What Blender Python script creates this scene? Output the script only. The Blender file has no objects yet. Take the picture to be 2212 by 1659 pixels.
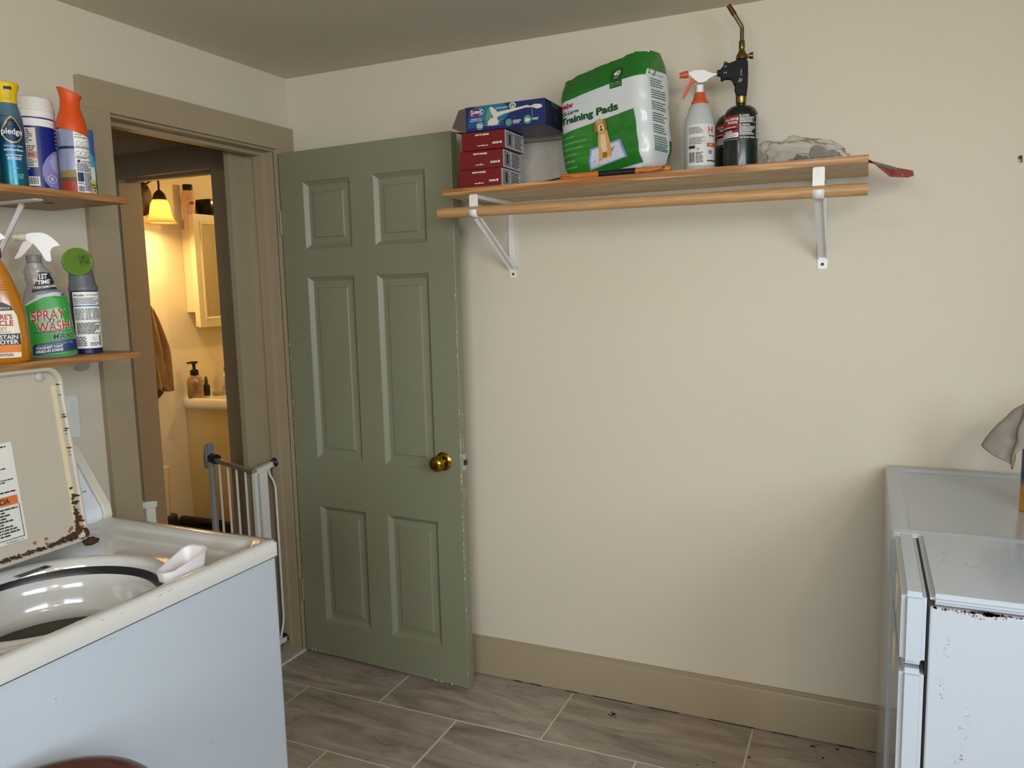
import bpy, bmesh, math, random
from math import sin, cos, pi, radians, sqrt
from mathutils import Vector, Matrix, noise
from mathutils.bvhtree import BVHTree
random.seed(7)
S = bpy.context.scene
C = S.collection

# ---------------------------------------------------------------- camera
cam = bpy.data.objects.new('camera', bpy.data.cameras.new('camera')); C.objects.link(cam); S.camera = cam
cam.data.sensor_width = 36.0; cam.data.lens = 1693.9 / 2212 * 36; cam.data.clip_start = .02
yaw, pitch, roll = -0.4246, -0.1229, -0.0245
f = Vector((sin(yaw) * cos(pitch), cos(yaw) * cos(pitch), sin(pitch)))
ri = f.cross(Vector((0, 0, 1))).normalized(); up = ri.cross(f)
r2 = ri * cos(roll) + up * sin(roll); u2 = up * cos(roll) - ri * sin(roll)
cam.matrix_world = Matrix(((r2.x, u2.x, -f.x, 2.0373), (r2.y, u2.y, -f.y, -2.4865), (r2.z, u2.z, -f.z, 1.4318), (0, 0, 0, 1)))

# ---------------------------------------------------------------- world, lights, exposure
S.view_settings.view_transform = 'Standard'; S.view_settings.look = 'None'
S.view_settings.exposure = -0.08; S.view_settings.gamma = 1.0; S.view_settings.use_curve_mapping = False
W = bpy.data.worlds.new('world'); S.world = W; W.use_nodes = True
W.node_tree.nodes['Background'].inputs[0].default_value = (.62, .78, 1, 1)
W.node_tree.nodes['Background'].inputs[1].default_value = .5

def light(name, kind, loc, energy, color, size=None, size_y=None, target=None, spread=None):
    d = bpy.data.lights.new(name, kind); d.energy = energy; d.color = color
    o = bpy.data.objects.new(name, d); C.objects.link(o); o.location = loc
    if kind == 'AREA':
        d.shape = 'RECTANGLE'; d.size = size; d.size_y = size_y or size
        if spread: d.spread = radians(spread)
        o.rotation_euler = (Vector(target) - Vector(loc)).to_track_quat('-Z', 'Y').to_euler()
    elif size: d.shadow_soft_size = size
    return o
light('daylight_side_window', 'AREA', (3.32, -2.45, 1.66), 39, (.74, .87, 1), 1.3, 1.0, (1.1, -1.1, .75), 140)
light('daylight_rear_window', 'AREA', (2.1, -4.28, 1.60), 23, (.80, .90, 1), 1.3, 1.0, (1.7, -.8, .8), 110)
light('ceiling_bulb', 'POINT', (1.50, -2.0, 2.06), 7, (1, .80, .56), .07)
light('ceiling_bulb', 'POINT', (2.75, -3.5, 2.05), 34, (1, .85, .65), .09)
light('bath_fill_light', 'POINT', (-.35, 1.35, 2.05), 16, (1, .68, .30), .06)  # added fill without a fixture, brightens the mirrored plank door and the jambs
light('vanity_bulb', 'POINT', (-1.1, .36, 1.835), 40, (1, .66, .28), .035)
light('vanity_bulb', 'POINT', (-1.1, .13, 1.835), 24, (1, .66, .28), .035)

# ---------------------------------------------------------------- materials
def lin(h):
    h = h.lstrip('#'); c = [int(h[i:i + 2], 16) / 255 for i in (0, 2, 4)]
    return tuple(x / 12.92 if x <= .04045 else ((x + .055) / 1.055) ** 2.4 for x in c) + (1,)
_m = {}
def mat(name, col, rough=.5, metal=0, var=.06, scale=9, bump=0, bscale=60, trans=0, coat=0, alpha=1, spec=.5, emit=None, estr=0, sss=0, ior=1.45):
    if name in _m: return _m[name]
    m = bpy.data.materials.new(name); m.use_nodes = True; _m[name] = m
    nt = m.node_tree; b = nt.nodes['Principled BSDF']
    c = lin(col) if isinstance(col, str) else col
    tc = nt.nodes.new('ShaderNodeTexCoord'); n = nt.nodes.new('ShaderNodeTexNoise'); n.inputs['Scale'].default_value = scale; n.inputs['Detail'].default_value = 3
    nt.links.new(tc.outputs['Object'], n.inputs['Vector'])
    mr = nt.nodes.new('ShaderNodeMapRange'); mr.inputs[3].default_value = 1 - var; mr.inputs[4].default_value = 1 + var
    nt.links.new(n.outputs[0], mr.inputs[0])
    hs = nt.nodes.new('ShaderNodeHueSaturation'); hs.inputs['Color'].default_value = c
    nt.links.new(mr.outputs[0], hs.inputs['Value']); nt.links.new(hs.outputs[0], b.inputs['Base Color'])
    b.inputs['Roughness'].default_value = rough; b.inputs['Metallic'].default_value = metal
    b.inputs['Transmission Weight'].default_value = trans; b.inputs['Coat Weight'].default_value = coat; b.inputs['Coat Roughness'].default_value = .08
    b.inputs['Alpha'].default_value = alpha; b.inputs['Specular IOR Level'].default_value = spec; b.inputs['IOR'].default_value = ior
    if sss: b.inputs['Subsurface Weight'].default_value = sss; b.inputs['Subsurface Radius'].default_value = (.01, .01, .01)
    if emit: b.inputs['Emission Color'].default_value = lin(emit); b.inputs['Emission Strength'].default_value = estr
    if bump:
        n2 = nt.nodes.new('ShaderNodeTexNoise'); n2.inputs['Scale'].default_value = bscale; n2.inputs['Detail'].default_value = 4
        nt.links.new(tc.outputs['Object'], n2.inputs['Vector'])
        bp = nt.nodes.new('ShaderNodeBump'); bp.inputs['Strength'].default_value = bump; bp.inputs['Distance'].default_value = .002
        nt.links.new(n2.outputs[0], bp.inputs['Height']); nt.links.new(bp.outputs[0], b.inputs['Normal'])
    return m

def wood(name, c1, c2, axis=0, scale=1.0, rough=.45, knot=True):
    if name in _m: return _m[name]
    m = bpy.data.materials.new(name); m.use_nodes = True; _m[name] = m
    nt = m.node_tree; b = nt.nodes['Principled BSDF']; N = nt.nodes.new; L = nt.links.new
    tc = N('ShaderNodeTexCoord'); mp = N('ShaderNodeMapping'); s = [22 * scale] * 3; s[axis] = 1.3 * scale; mp.inputs['Scale'].default_value = s
    L(tc.outputs['Object'], mp.inputs[0])
    n = N('ShaderNodeTexNoise'); n.inputs['Scale'].default_value = 1.6; n.inputs['Detail'].default_value = 3; n.inputs['Distortion'].default_value = .6; L(mp.outputs[0], n.inputs['Vector'])
    mul = N('ShaderNodeMath'); mul.operation = 'MULTIPLY'; mul.inputs[1].default_value = 42; L(n.outputs[0], mul.inputs[0])
    sn = N('ShaderNodeMath'); sn.operation = 'SINE'; L(mul.outputs[0], sn.inputs[0])
    mr = N('ShaderNodeMapRange'); mr.inputs[1].default_value = -1; mr.inputs[2].default_value = 1; L(sn.outputs[0], mr.inputs[0])
    n3 = N('ShaderNodeTexNoise'); n3.inputs['Scale'].default_value = 9; L(mp.outputs[0], n3.inputs['Vector'])
    ad = N('ShaderNodeMath'); ad.operation = 'MULTIPLY'; L(mr.outputs[0], ad.inputs[0]); L(n3.outputs[0], ad.inputs[1])
    cr = N('ShaderNodeValToRGB'); cr.color_ramp.elements[0].color = lin(c1); cr.color_ramp.elements[1].color = lin(c2); cr.color_ramp.elements[1].position = .7
    L(ad.outputs[0], cr.inputs[0]); L(cr.outputs[0], b.inputs['Base Color']); b.inputs['Roughness'].default_value = rough
    return m

def paint(name, col, rough, dirt='#6a6250', amount=.15, bump=.15):
    """wall or trim paint: fine roller texture and faint broad grime"""
    if name in _m: return _m[name]
    m = bpy.data.materials.new(name); m.use_nodes = True; _m[name] = m
    nt = m.node_tree; b = nt.nodes['Principled BSDF']; N = nt.nodes.new; L = nt.links.new
    tc = N('ShaderNodeTexCoord')
    n = N('ShaderNodeTexNoise'); n.inputs['Scale'].default_value = 1.7; n.inputs['Detail'].default_value = 6; L(tc.outputs['Object'], n.inputs['Vector'])
    mr = N('ShaderNodeMapRange'); mr.inputs[1].default_value = .45; mr.inputs[2].default_value = .85; mr.inputs[4].default_value = amount; L(n.outputs[0], mr.inputs[0])
    mx = N('ShaderNodeMix'); mx.data_type = 'RGBA'; mx.inputs[6].default_value = lin(col); mx.inputs[7].default_value = lin(dirt); L(mr.outputs[0], mx.inputs[0])
    L(mx.outputs[2], b.inputs['Base Color']); b.inputs['Roughness'].default_value = rough
    n2 = N('ShaderNodeTexNoise'); n2.inputs['Scale'].default_value = 140; n2.inputs['Detail'].default_value = 2; L(tc.outputs['Object'], n2.inputs['Vector'])
    bp = N('ShaderNodeBump'); bp.inputs['Strength'].default_value = bump; bp.inputs['Distance'].default_value = .001
    L(n2.outputs[0], bp.inputs['Height']); L(bp.outputs[0], b.inputs['Normal'])
    return m

def tile_mat():
    m = bpy.data.materials.new('floor_tile'); m.use_nodes = True
    nt = m.node_tree; b = nt.nodes['Principled BSDF']; N = nt.nodes.new; L = nt.links.new
    tc = N('ShaderNodeTexCoord'); oi = N('ShaderNodeObjectInfo'); mp = N('ShaderNodeMapping'); mp.inputs['Scale'].default_value = (1.5, 6.5, 6.5)
    L(tc.outputs['Object'], mp.inputs[0])
    mu = N('ShaderNodeMath'); mu.operation = 'MULTIPLY'; mu.inputs[1].default_value = 80; L(oi.outputs['Random'], mu.inputs[0])
    va = N('ShaderNodeVectorMath'); va.operation = 'ADD'; L(mp.outputs[0], va.inputs[0]); L(mu.outputs[0], va.inputs[1])
    n = N('ShaderNodeTexNoise'); n.inputs['Scale'].default_value = 1.5; n.inputs['Detail'].default_value = 9; n.inputs['Roughness'].default_value = .62; n.inputs['Distortion'].default_value = 1.5; L(va.outputs[0], n.inputs['Vector'])
    cr = N('ShaderNodeValToRGB'); e = cr.color_ramp.elements
    e[0].position = .3; e[0].color = lin('#74685a'); e[1].position = .72; e[1].color = lin('#aea190')
    k = cr.color_ramp.elements.new(.5); k.color = lin('#95887a')
    L(n.outputs[0], cr.inputs[0])
    n2 = N('ShaderNodeTexNoise'); n2.inputs['Scale'].default_value = 1.1; n2.inputs['Detail'].default_value = 3; n2.inputs['Distortion'].default_value = 2.5; L(va.outputs[0], n2.inputs['Vector'])
    sb = N('ShaderNodeMath'); sb.operation = 'SUBTRACT'; sb.inputs[1].default_value = .5; L(n2.outputs[0], sb.inputs[0])
    ab = N('ShaderNodeMath'); ab.operation = 'ABSOLUTE'; L(sb.outputs[0], ab.inputs[0])
    mr = N('ShaderNodeMapRange'); mr.inputs[1].default_value = 0; mr.inputs[2].default_value = .018; mr.inputs[3].default_value = .35; mr.inputs[4].default_value = 0; L(ab.outputs[0], mr.inputs[0])
    mx = N('ShaderNodeMix'); mx.data_type = 'RGBA'; L(mr.outputs[0], mx.inputs[0]); L(cr.outputs[0], mx.inputs[6]); mx.inputs[7].default_value = lin('#5c5148')
    hs = N('ShaderNodeHueSaturation'); m3 = N('ShaderNodeMapRange'); m3.inputs[3].default_value = .9; m3.inputs[4].default_value = 1.12; L(oi.outputs['Random'], m3.inputs[0]); L(m3.outputs[0], hs.inputs['Value'])
    L(mx.outputs[2], hs.inputs['Color']); L(hs.outputs[0], b.inputs['Base Color']); b.inputs['Roughness'].default_value = .42
    return m

M_WALL = paint('wall_paint', '#cfc4af', .55, '#a89e8c', .12)
M_CEIL = paint('ceiling_paint', '#cfc6b2', .8, '#aaa08c', .1)
M_TRIM = paint('trim_paint', '#9f8f74', .42, '#776749', .18)
M_BWALL = paint('bath_wall_paint', '#e6d9b6', .45, '#c7b88f', .1)
M_DOOR = paint('door_paint', '#7f8067', .42, '#6b6a48', .35, .3)
M_ENAMEL = mat('white_enamel', '#abb2b9', .22, coat=.3, var=.015, scale=3)
M_ENAMEL_W = mat('cream_enamel', '#bdbbb5', .14, coat=1, var=.015, scale=3)
M_WP = mat('white_plastic', '#e4e2dc', .38, var=.02)
M_BLACK = mat('black_plastic', '#141416', .38)
M_CHROME = mat('chrome', '#c9c9c9', .12, 1)
M_BRASS = mat('brass', '#a5842f', .2, 1, var=.12, scale=40)
M_OBRASS = mat('aged_brass', '#8a7340', .32, 1, var=.25, scale=60)
M_STEELW = mat('white_steel', '#dedbd4', .35, coat=.2, var=.03)
M_GREY = mat('dark_grey_plastic', '#3a3d42', .45)
M_INK = mat('ink_black', '#22201e', .6)
M_NAVY = mat('ink_navy', '#1b2350', .5)
M_WHITE = mat('ink_white', '#e9e7e0', .5)
M_RUST = mat('rust', '#3a2412', .9, var=.5, scale=160, bump=.6, bscale=300)
M_RUSTL = mat('rust_orange', '#85552c', .85, var=.4, scale=200)

# ---------------------------------------------------------------- mesh helpers
def obj(name, bm, m, parent=None, smooth=35, bevel=0, solid=0, label=None, kind=None, sub=0):
    bmesh.ops.recalc_face_normals(bm, faces=bm.faces)
    me = bpy.data.meshes.new(name); bm.to_mesh(me); bm.free()
    for x in (m if isinstance(m, (list, tuple)) else [m]): me.materials.append(x)
    o = bpy.data.objects.new(name, me); C.objects.link(o)
    if parent: o.parent = parent
    if smooth:
        me.polygons.foreach_set('use_smooth', [True] * len(me.polygons)); me.set_sharp_from_angle(angle=radians(smooth))
    if solid:
        s = o.modifiers.new('thickness', 'SOLIDIFY'); s.thickness = solid; s.offset = 0
    if sub:
        s = o.modifiers.new('sub', 'SUBSURF'); s.levels = sub; s.render_levels = sub
    if bevel:
        s = o.modifiers.new('bevel', 'BEVEL'); s.width = bevel; s.segments = 2; s.limit_method = 'ANGLE'
    if label: o['label'] = label
    if kind: o['kind'] = kind
    return o
def thing(name, label, cat, loc=(0, 0, 0), rot=(0, 0, 0), group=None):
    o = bpy.data.objects.new(name, None); C.objects.link(o); o.empty_display_size = .02
    o.location = loc; o.rotation_euler = rot; o['label'] = label; o['category'] = cat
    if group: o['group'] = group
    return o
def tag(o, label, cat, group=None):
    o['label'] = label; o['category'] = cat
    if group: o['group'] = group
    return o
def struct(o): o['kind'] = 'structure'; return o
def box(bm, x0, x1, y0, y1, z0, z1, mi=0):
    v = [bm.verts.new((x, y, z)) for z in (z0, z1) for y in (y0, y1) for x in (x0, x1)]
    for q in ((0, 2, 3, 1), (4, 5, 7, 6), (0, 1, 5, 4), (2, 6, 7, 3), (0, 4, 6, 2), (1, 3, 7, 5)):
        bm.faces.new([v[i] for i in q]).material_index = mi
    return bm
def BX(*a): return box(bmesh.new(), *a)
def ring_loft(bm, rings, cap0=True, cap1=True, closed=True):
    R = [[bm.verts.new(p) for p in r] for r in rings]; n = len(R[0])
    for a, b in zip(R, R[1:]):
        for i in range(n if closed else n - 1):
            j = (i + 1) % n; bm.faces.new((a[i], a[j], b[j], b[i]))
    if cap0 and closed: bm.faces.new(R[0][::-1])
    if cap1 and closed: bm.faces.new(R[-1])
    return bm
def lathe(prof, n=32, cx=0, cy=0, bm=None, cap0=True, cap1=True, ry=1.0, z0=0):
    bm = bm or bmesh.new()
    return ring_loft(bm, [[(cx + r * cos(2 * pi * i / n), cy + r * ry * sin(2 * pi * i / n), z + z0) for i in range(n)] for r, z in prof], cap0, cap1)
def sup(cx, cy, rx, ry, z, e=2.0, n=40, sl=0.0):
    out = []
    for i in range(n):
        t = 2 * pi * i / n; c, s = cos(t), sin(t)
        x = rx * abs(c) ** (2 / e) * (1 if c >= 0 else -1); y = ry * abs(s) ** (2 / e) * (1 if s >= 0 else -1)
        out.append((cx + x, cy + y, z + sl * x))
    return out
def tube(bm, pts, r, n=12, r1=None):
    pts = [Vector(p) for p in pts]; rings = []; prev = None
    for i, p in enumerate(pts):
        d = (pts[min(i + 1, len(pts) - 1)] - pts[max(i - 1, 0)]).normalized()
        if prev is None:
            a = d.cross(Vector((0, 0, 1)))
            if a.length < .1: a = d.cross(Vector((0, 1, 0)))
        else: a = prev - d * prev.dot(d)
        a.normalize(); prev = a; b = d.cross(a)
        rr = r if r1 is None else r + (r1 - r) * i / (len(pts) - 1)
        rings.append([p + (a * cos(2 * pi * k / n) + b * sin(2 * pi * k / n)) * rr for k in range(n)])
    return ring_loft(bm, rings)
def TB(pts, r, n=12, r1=None): return tube(bmesh.new(), pts, r, n, r1)
def smooth_path(pts, k=5):
    P = [Vector(p) for p in pts]; P = [P[0] * 2 - P[1]] + P + [P[-1] * 2 - P[-2]]; out = []
    for i in range(1, len(P) - 2):
        for j in range(k):
            t = j / k; a, b, c, d = P[i - 1:i + 3]
            out.append(.5 * ((2 * b) + (c - a) * t + (2 * a - 5 * b + 4 * c - d) * t * t + (3 * b - a - 3 * c + d) * t ** 3))
    out.append(P[-2]); return out
def extr(pts, d0, d1, bev=.001, axis='y', k=0):
    """closed outline (a, b) extruded along an axis; k > 0 smooths the outline"""
    if k:
        q = [Vector((p[0], p[1], 0)) for p in pts]; n = len(q); out = []
        for i in range(n):
            a, b, c, d = q[i - 1], q[i], q[(i + 1) % n], q[(i + 2) % n]
            for j in range(k):
                t = j / k; v = .5 * ((2 * b) + (c - a) * t + (2 * a - 5 * b + 4 * c - d) * t * t + (3 * b - a - 3 * c + d) * t ** 3); out.append((v.x, v.y))
        pts = out
    bm = bmesh.new()
    f3 = {'y': lambda a, b, d: (a, d, b), 'x': lambda a, b, d: (d, a, b), 'z': lambda a, b, d: (a, b, d)}[axis]
    A = [bm.verts.new(f3(a, b, d0)) for a, b in pts]; B = [bm.verts.new(f3(a, b, d1)) for a, b in pts]; n = len(pts)
    caps = [bm.faces.new(A), bm.faces.new(B[::-1])]
    for i in range(n): bm.faces.new((A[i], A[(i + 1) % n], B[(i + 1) % n], B[i]))
    if bev:
        es = [e for c in caps for e in c.edges]
        bmesh.ops.bevel(bm, geom=es, offset=bev, segments=2, affect='EDGES', clamp_overlap=True)
    return bm
def rrect(x0, x1, y0, y1, r, n=6):
    out = []
    for cx, cy, a in ((x1 - r, y1 - r, 0), (x0 + r, y1 - r, 90), (x0 + r, y0 + r, 180), (x1 - r, y0 + r, 270)):
        for i in range(n + 1):
            t = radians(a + 90 * i / n); out.append((cx + r * cos(t), cy + r * sin(t)))
    return out

# ---- flat print draped onto a surface
_tc = {}
def text_tris(s, bold=0, shear=0):
    key = (s, bold, shear)
    if key in _tc: return _tc[key]
    cu = bpy.data.curves.new('t', 'FONT'); cu.body = s; cu.size = 1; cu.offset = bold; cu.shear = shear; cu.resolution_u = 3; cu.fill_mode = 'FRONT'
    o = bpy.data.objects.new('t', cu); C.objects.link(o)
    dg = bpy.context.evaluated_depsgraph_get(); me = bpy.data.meshes.new_from_object(o.evaluated_get(dg))
    V = [(v.co.x, v.co.y) for v in me.vertices]; F = [tuple(p.vertices) for p in me.polygons]
    bpy.data.objects.remove(o); bpy.data.curves.remove(cu); bpy.data.meshes.remove(me)
    _tc[key] = (V, F); return V, F
class Print:
    """collects print in a 2-D frame (a, b) and drapes it over target: P = origin + a*right + b*upv, cast along dirn"""
    def __init__(s, target, parent, origin=(0, -1, 0), right=(1, 0, 0), upv=(0, 0, 1), dirn=(0, 1, 0), eps=.0005):
        bm = bmesh.new(); bm.from_mesh(target.data); s.bvh = BVHTree.FromBMesh(bm); bm.free()
        s.o, s.r, s.u, s.d = Vector(origin), Vector(right), Vector(upv), Vector(dirn)
        s.parent = parent; s.layers = []; s.eps = eps
    def add(s, m, V, F, name='lettering', cell=.007):
        s.layers.append((m, V, F, name, cell))
    def poly(s, m, pts, name='printed_panel', cell=.007): s.add(m, pts, [tuple(range(len(pts)))], name, cell)
    def rect(s, m, a0, a1, b0, b1, name='printed_panel', cell=.007): s.poly(m, [(a0, b0), (a1, b0), (a1, b1), (a0, b1)], name, cell)
    def ell(s, m, a, b, ra, rb, name='printed_panel', n=24): s.poly(m, [(a + ra * cos(2 * pi * i / n), b + rb * sin(2 * pi * i / n)) for i in range(n)], name)
    def ringp(s, m, a, b, ra, w, n=24):
        V = [(a + (ra + q) * cos(2 * pi * i / n), b + (ra + q) * sin(2 * pi * i / n)) for q in (0, w) for i in range(n)]
        s.add(m, V, [(i, (i + 1) % n, n + (i + 1) % n, n + i) for i in range(n)])
    def text(s, m, t, a, b, w, h, rot=0, bold=0, shear=0):
        """text scaled to fill a w x h box centred on (a, b)"""
        V, F = text_tris(t, bold, shear)
        if not V: return
        x0, x1 = min(v[0] for v in V), max(v[0] for v in V); y0, y1 = min(v[1] for v in V), max(v[1] for v in V)
        c, q = cos(radians(rot)), sin(radians(rot)); out = []
        for x, y in V:
            x = ((x - x0) / (x1 - x0) - .5) * w; y = ((y - y0) / (y1 - y0) - .5) * h
            out.append((a + x * c - y * q, b + x * q + y * c))
        s.add(m, out, F, 'lettering', .0045 if h > .008 else .02)
    def micro(s, m, a0, a1, b0, b1, rows, rot=0, fill=.5):
        """lines of print too small to read"""
        V = []; F = []; ph = (b1 - b0) / rows; c, q = cos(radians(rot)), sin(radians(rot)); ca, cb = (a0 + a1) / 2, (b0 + b1) / 2
        for i in range(rows):
            y = b0 + ph * (i + .25); x = a0; end = a0 + (a1 - a0) * random.uniform(.7, 1)
            while x < end:
                w = ph * random.uniform(.5, 2.0); xe = min(x + w, a1); k = len(V)
                for X, Y in ((x, y), (xe, y), (xe, y + ph * fill), (x, y + ph * fill)):
                    X -= ca; Y -= cb; V.append((ca + X * c - Y * q, cb + X * q + Y * c))
                F.append((k, k + 1, k + 2, k + 3)); x = xe + ph * .3
        s.add(m, V, F, 'fine_print', .02)
    def bars(s, m, a0, a1, b0, b1, n=16):
        V = []; F = []; w = (a1 - a0) / n
        for i in range(n):
            x = a0 + i * w; k = len(V); t = w * random.uniform(.3, .75); V += [(x, b0), (x + t, b0), (x + t, b1), (x, b1)]; F.append((k, k + 1, k + 2, k + 3))
        s.add(m, V, F, 'barcode', .05)
    def build(s):
        groups = {}
        for i, (m, V, F, name, cell) in enumerate(s.layers):
            bm = bmesh.new(); vs = [bm.verts.new((x, y, 0)) for x, y in V]
            for q in F:
                try: bm.faces.new([vs[k] for k in q])
                except ValueError: pass
            if cell < .015:
                bmesh.ops.triangulate(bm, faces=bm.faces)
                for _ in range(6):
                    es = [e for e in bm.edges if e.calc_length() > cell]
                    if not es: break
                    bmesh.ops.subdivide_edges(bm, edges=es, cuts=1); bmesh.ops.triangulate(bm, faces=[f_ for f_ in bm.faces if len(f_.verts) > 3])
            dead = []
            for v in bm.verts:
                p = s.o + s.r * v.co.x + s.u * v.co.y
                h, nrm, _, _ = s.bvh.ray_cast(p, s.d)
                if h is None: dead.append(v); continue
                if nrm.dot(s.d) > 0: nrm = -nrm
                v.co = h - s.d * .0 + (nrm - s.d).normalized() * (s.eps + .00018 * i)
            bmesh.ops.delete(bm, geom=dead, context='VERTS')
            for f_ in bm.faces:
                f_.normal_update()
            key = (name, m.name) if name != 'printed_panel' else (name, i)
            g = groups.setdefault(key, (m, bmesh.new()))[1]
            tmp = bpy.data.meshes.new('x'); bm.to_mesh(tmp); bm.free(); g.from_mesh(tmp); bpy.data.meshes.remove(tmp)
        for (name, mn), (m, bm) in groups.items():
            if len(bm.faces) == 0: bm.free(); continue
            me = bpy.data.meshes.new(name); bm.to_mesh(me); bm.free(); me.materials.append(m)
            o = bpy.data.objects.new(name, me); C.objects.link(o); o.parent = s.parent
            if name in ('fine_print', 'barcode', 'lettering'): o['kind'] = 'stuff'

# ================================================================ THE ROOM
H = 2.2378
M_GROUT = mat('grout', '#cabfac', .9, var=.12, scale=30, bump=.3, bscale=200)
fl = struct(obj('floor', BX(-.13, 3.25, -4.3, 0, -.06, -.0006), M_GROUT, smooth=0))
M_TILE = tile_mat()
tw, th = .6080, .3034
tbm = BX(-tw / 2, tw / 2, -th / 2, th / 2, -.009, 0); bmesh.ops.bevel(tbm, geom=[e for e in tbm.edges if all(v.co.z > -.001 for v in e.verts)], offset=.0012, segments=1, affect='EDGES')
tme = bpy.data.meshes.new('tile'); tbm.to_mesh(tme); tbm.free(); tme.materials.append(M_TILE)
def tile(x0, x1, yc):
    if x1 - x0 < .03: return
    if x1 - x0 > tw - .002: me = tme
    else:
        b = BX(-(x1 - x0) / 2, (x1 - x0) / 2, -th / 2, th / 2, -.009, 0); me = bpy.data.meshes.new('tile'); b.to_mesh(me); b.free(); me.materials.append(M_TILE)
    o = bpy.data.objects.new('tile', me); C.objects.link(o); o.location = ((x0 + x1) / 2, yc, random.uniform(0, .0006)); o.parent = fl
    if yc > -.2: o.scale.y = 1.036; o.location.y += .0055
offs = [.518, .2167, .5324, .2167, .45, .15]
for r in range(13):
    y1 = -.3286 - .3078 * (r - 1); yc = y1 - .1539 + 0.0 if r else -.3286 + .1539
    x = offs[r % 6] - .6126 * 2
    for k in range(9):
        a, b = max(x + .0023, .002), min(x + .6126 - .0023, 3.24)
        if b > a: tile(a, b, yc)
        x += .6126
# small strip of tile next to the wall
struct(obj('ceiling', BX(-1.4, 3.3, -4.4, 2.5, H, H + .08), M_CEIL, smooth=0))
wb = struct(obj('wall_back', BX(0, 3.25, 0, .1, 0, H), M_WALL, smooth=0))
def wall_with_hole(name, axis, p0, p1, a0, a1, h0, h1, z0, z1, m):
    """wall slab p0..p1 thick running a0..a1 along the other axis with an opening h0..h1 x z0..z1"""
    bm = bmesh.new()
    def B(u0, u1, w0, w1):
        if u1 - u0 < 1e-4 or w1 - w0 < 1e-4: return
        box(bm, p0, p1, u0, u1, w0, w1) if axis == 'x' else box(bm, u0, u1, p0, p1, w0, w1)
    B(a0, h0, 0, H); B(h1, a1, 0, H); B(h0, h1, z1, H); B(h0, h1, 0, z0)
    bmesh.ops.remove_doubles(bm, verts=bm.verts, dist=1e-5)
    return struct(obj(name, bm, m, smooth=0))
wall_with_hole('wall_left', 'x', -.13, 0, -4.3, 0, -.815, -.095, 0, 1.967, M_WALL)
wall_with_hole('wall_right', 'x', 3.25, 3.35, -4.3, .1, -3.15, -1.75, .9, 2.1, M_WALL)
wall_with_hole('wall_front', 'y', -4.4, -4.3, -.13, 3.35, 1.2, 2.6, .9, 2.1, M_WALL)
# windows that let the daylight in (behind the camera)
def window(name, axis, p, a0, a1, z0, z1):
    o = bpy.data.objects.new(name, None); C.objects.link(o); o['kind'] = 'structure'
    M = mat('window_frame_paint', '#e6e3da', .4)
    def bar(n, u0, u1, w0, w1):
        obj(n, BX(p - .03, p + .03, u0, u1, w0, w1) if axis == 'x' else BX(u0, u1, p - .03, p + .03, w0, w1), M, o, 0)
    bar('window_frame', a0, a1, z0, z0 + .05); bar('window_frame', a0, a1, z1 - .05, z1); bar('window_frame', a0, a0 + .05, z0, z1); bar('window_frame', a1 - .05, a1, z0, z1)
    bar('meeting_rail', a0, a1, (z0 + z1) / 2 - .02, (z0 + z1) / 2 + .02)
window('window_1', 'x', 3.22, -3.15, -1.75, .9, 2.1)
window('window_2', 'y', -4.27, 1.2, 2.6, .9, 2.1)

# baseboard with a rounded cap and the dark crack under it
bb = bmesh.new(); ring_loft(bb, [[(x, 0, 0.002), (x, -.016, .004), (x, -.016, .128), (x, -.0135, .135), (x, -.009, .1385), (x, -.009, .1445), (x, -.006, .1466), (x, 0, .1466)] for x in (.0, 3.25)])
struct(obj('baseboard_back', bb, M_TRIM, smooth=25))
gap = bmesh.new(); x = .9
while x < 2.5:
    w = random.uniform(.03, .16); ring_loft(gap, [[(x, -.0155, .0002), (x, -.0155 - .003 * random.random(), .0002), (x, -.0165, .0042), (x, -.0155, .0042)], [(x + w, -.0155, .0002), (x + w, -.0175, .0002), (x + w, -.0165, .0035), (x + w, -.0155, .0035)]]); x += w + random.uniform(.01, .12)
o = obj('floor_crack', gap, M_INK, fl, 0); o['kind'] = 'stuff'

# doorway trim on the side wall
ct = .02
def trim(name, *a, m=M_TRIM, bev=.002): return struct(obj(name, BX(*a), m, smooth=0, bevel=.0008))
trim('trim_1', 0, ct, -.9046, -.0005, 1.9625, 2.0498)        # head casing
trim('trim_2', 0, ct, -.9046, -.8095, 0, 1.9625)        # casing leg by the washer
trim('trim_3', 0, ct, -.100, -.0005, 0, 1.9625)         # casing leg behind the door
# jambs, head jamb and stops
trim('trim_4', -.135, .004, -.100, -.090, 0, 1.957)
trim('trim_5', -.135, .004, -.815, -.805, 0, 1.957)
trim('trim_6', -.135, .004, -.815, -.090, 1.955, 1.967)
trim('trim_7', -.085, -.045, -.112, -.0995, 0, 1.944)
trim('trim_8', -.085, -.045, -.8055, -.794, 0, 1.944)
trim('trim_9', -.085, -.045, -.806, -.0995, 1.943, 1.9555)
trim('trim_10', -.155, -.13, -.19, -.095, 0, 2.05)
trim('trim_11', -.12, .012, -.806, -.099, 0.0, .006, m=mat('threshold_stone', '#a8a295', .5, var=.1, scale=20))
struct(obj('trim_12', BX(.0135, .0195, -.80, -.10, .0, .0068), mat('threshold_grout', '#cfc8ba', .8), smooth=0))

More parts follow.
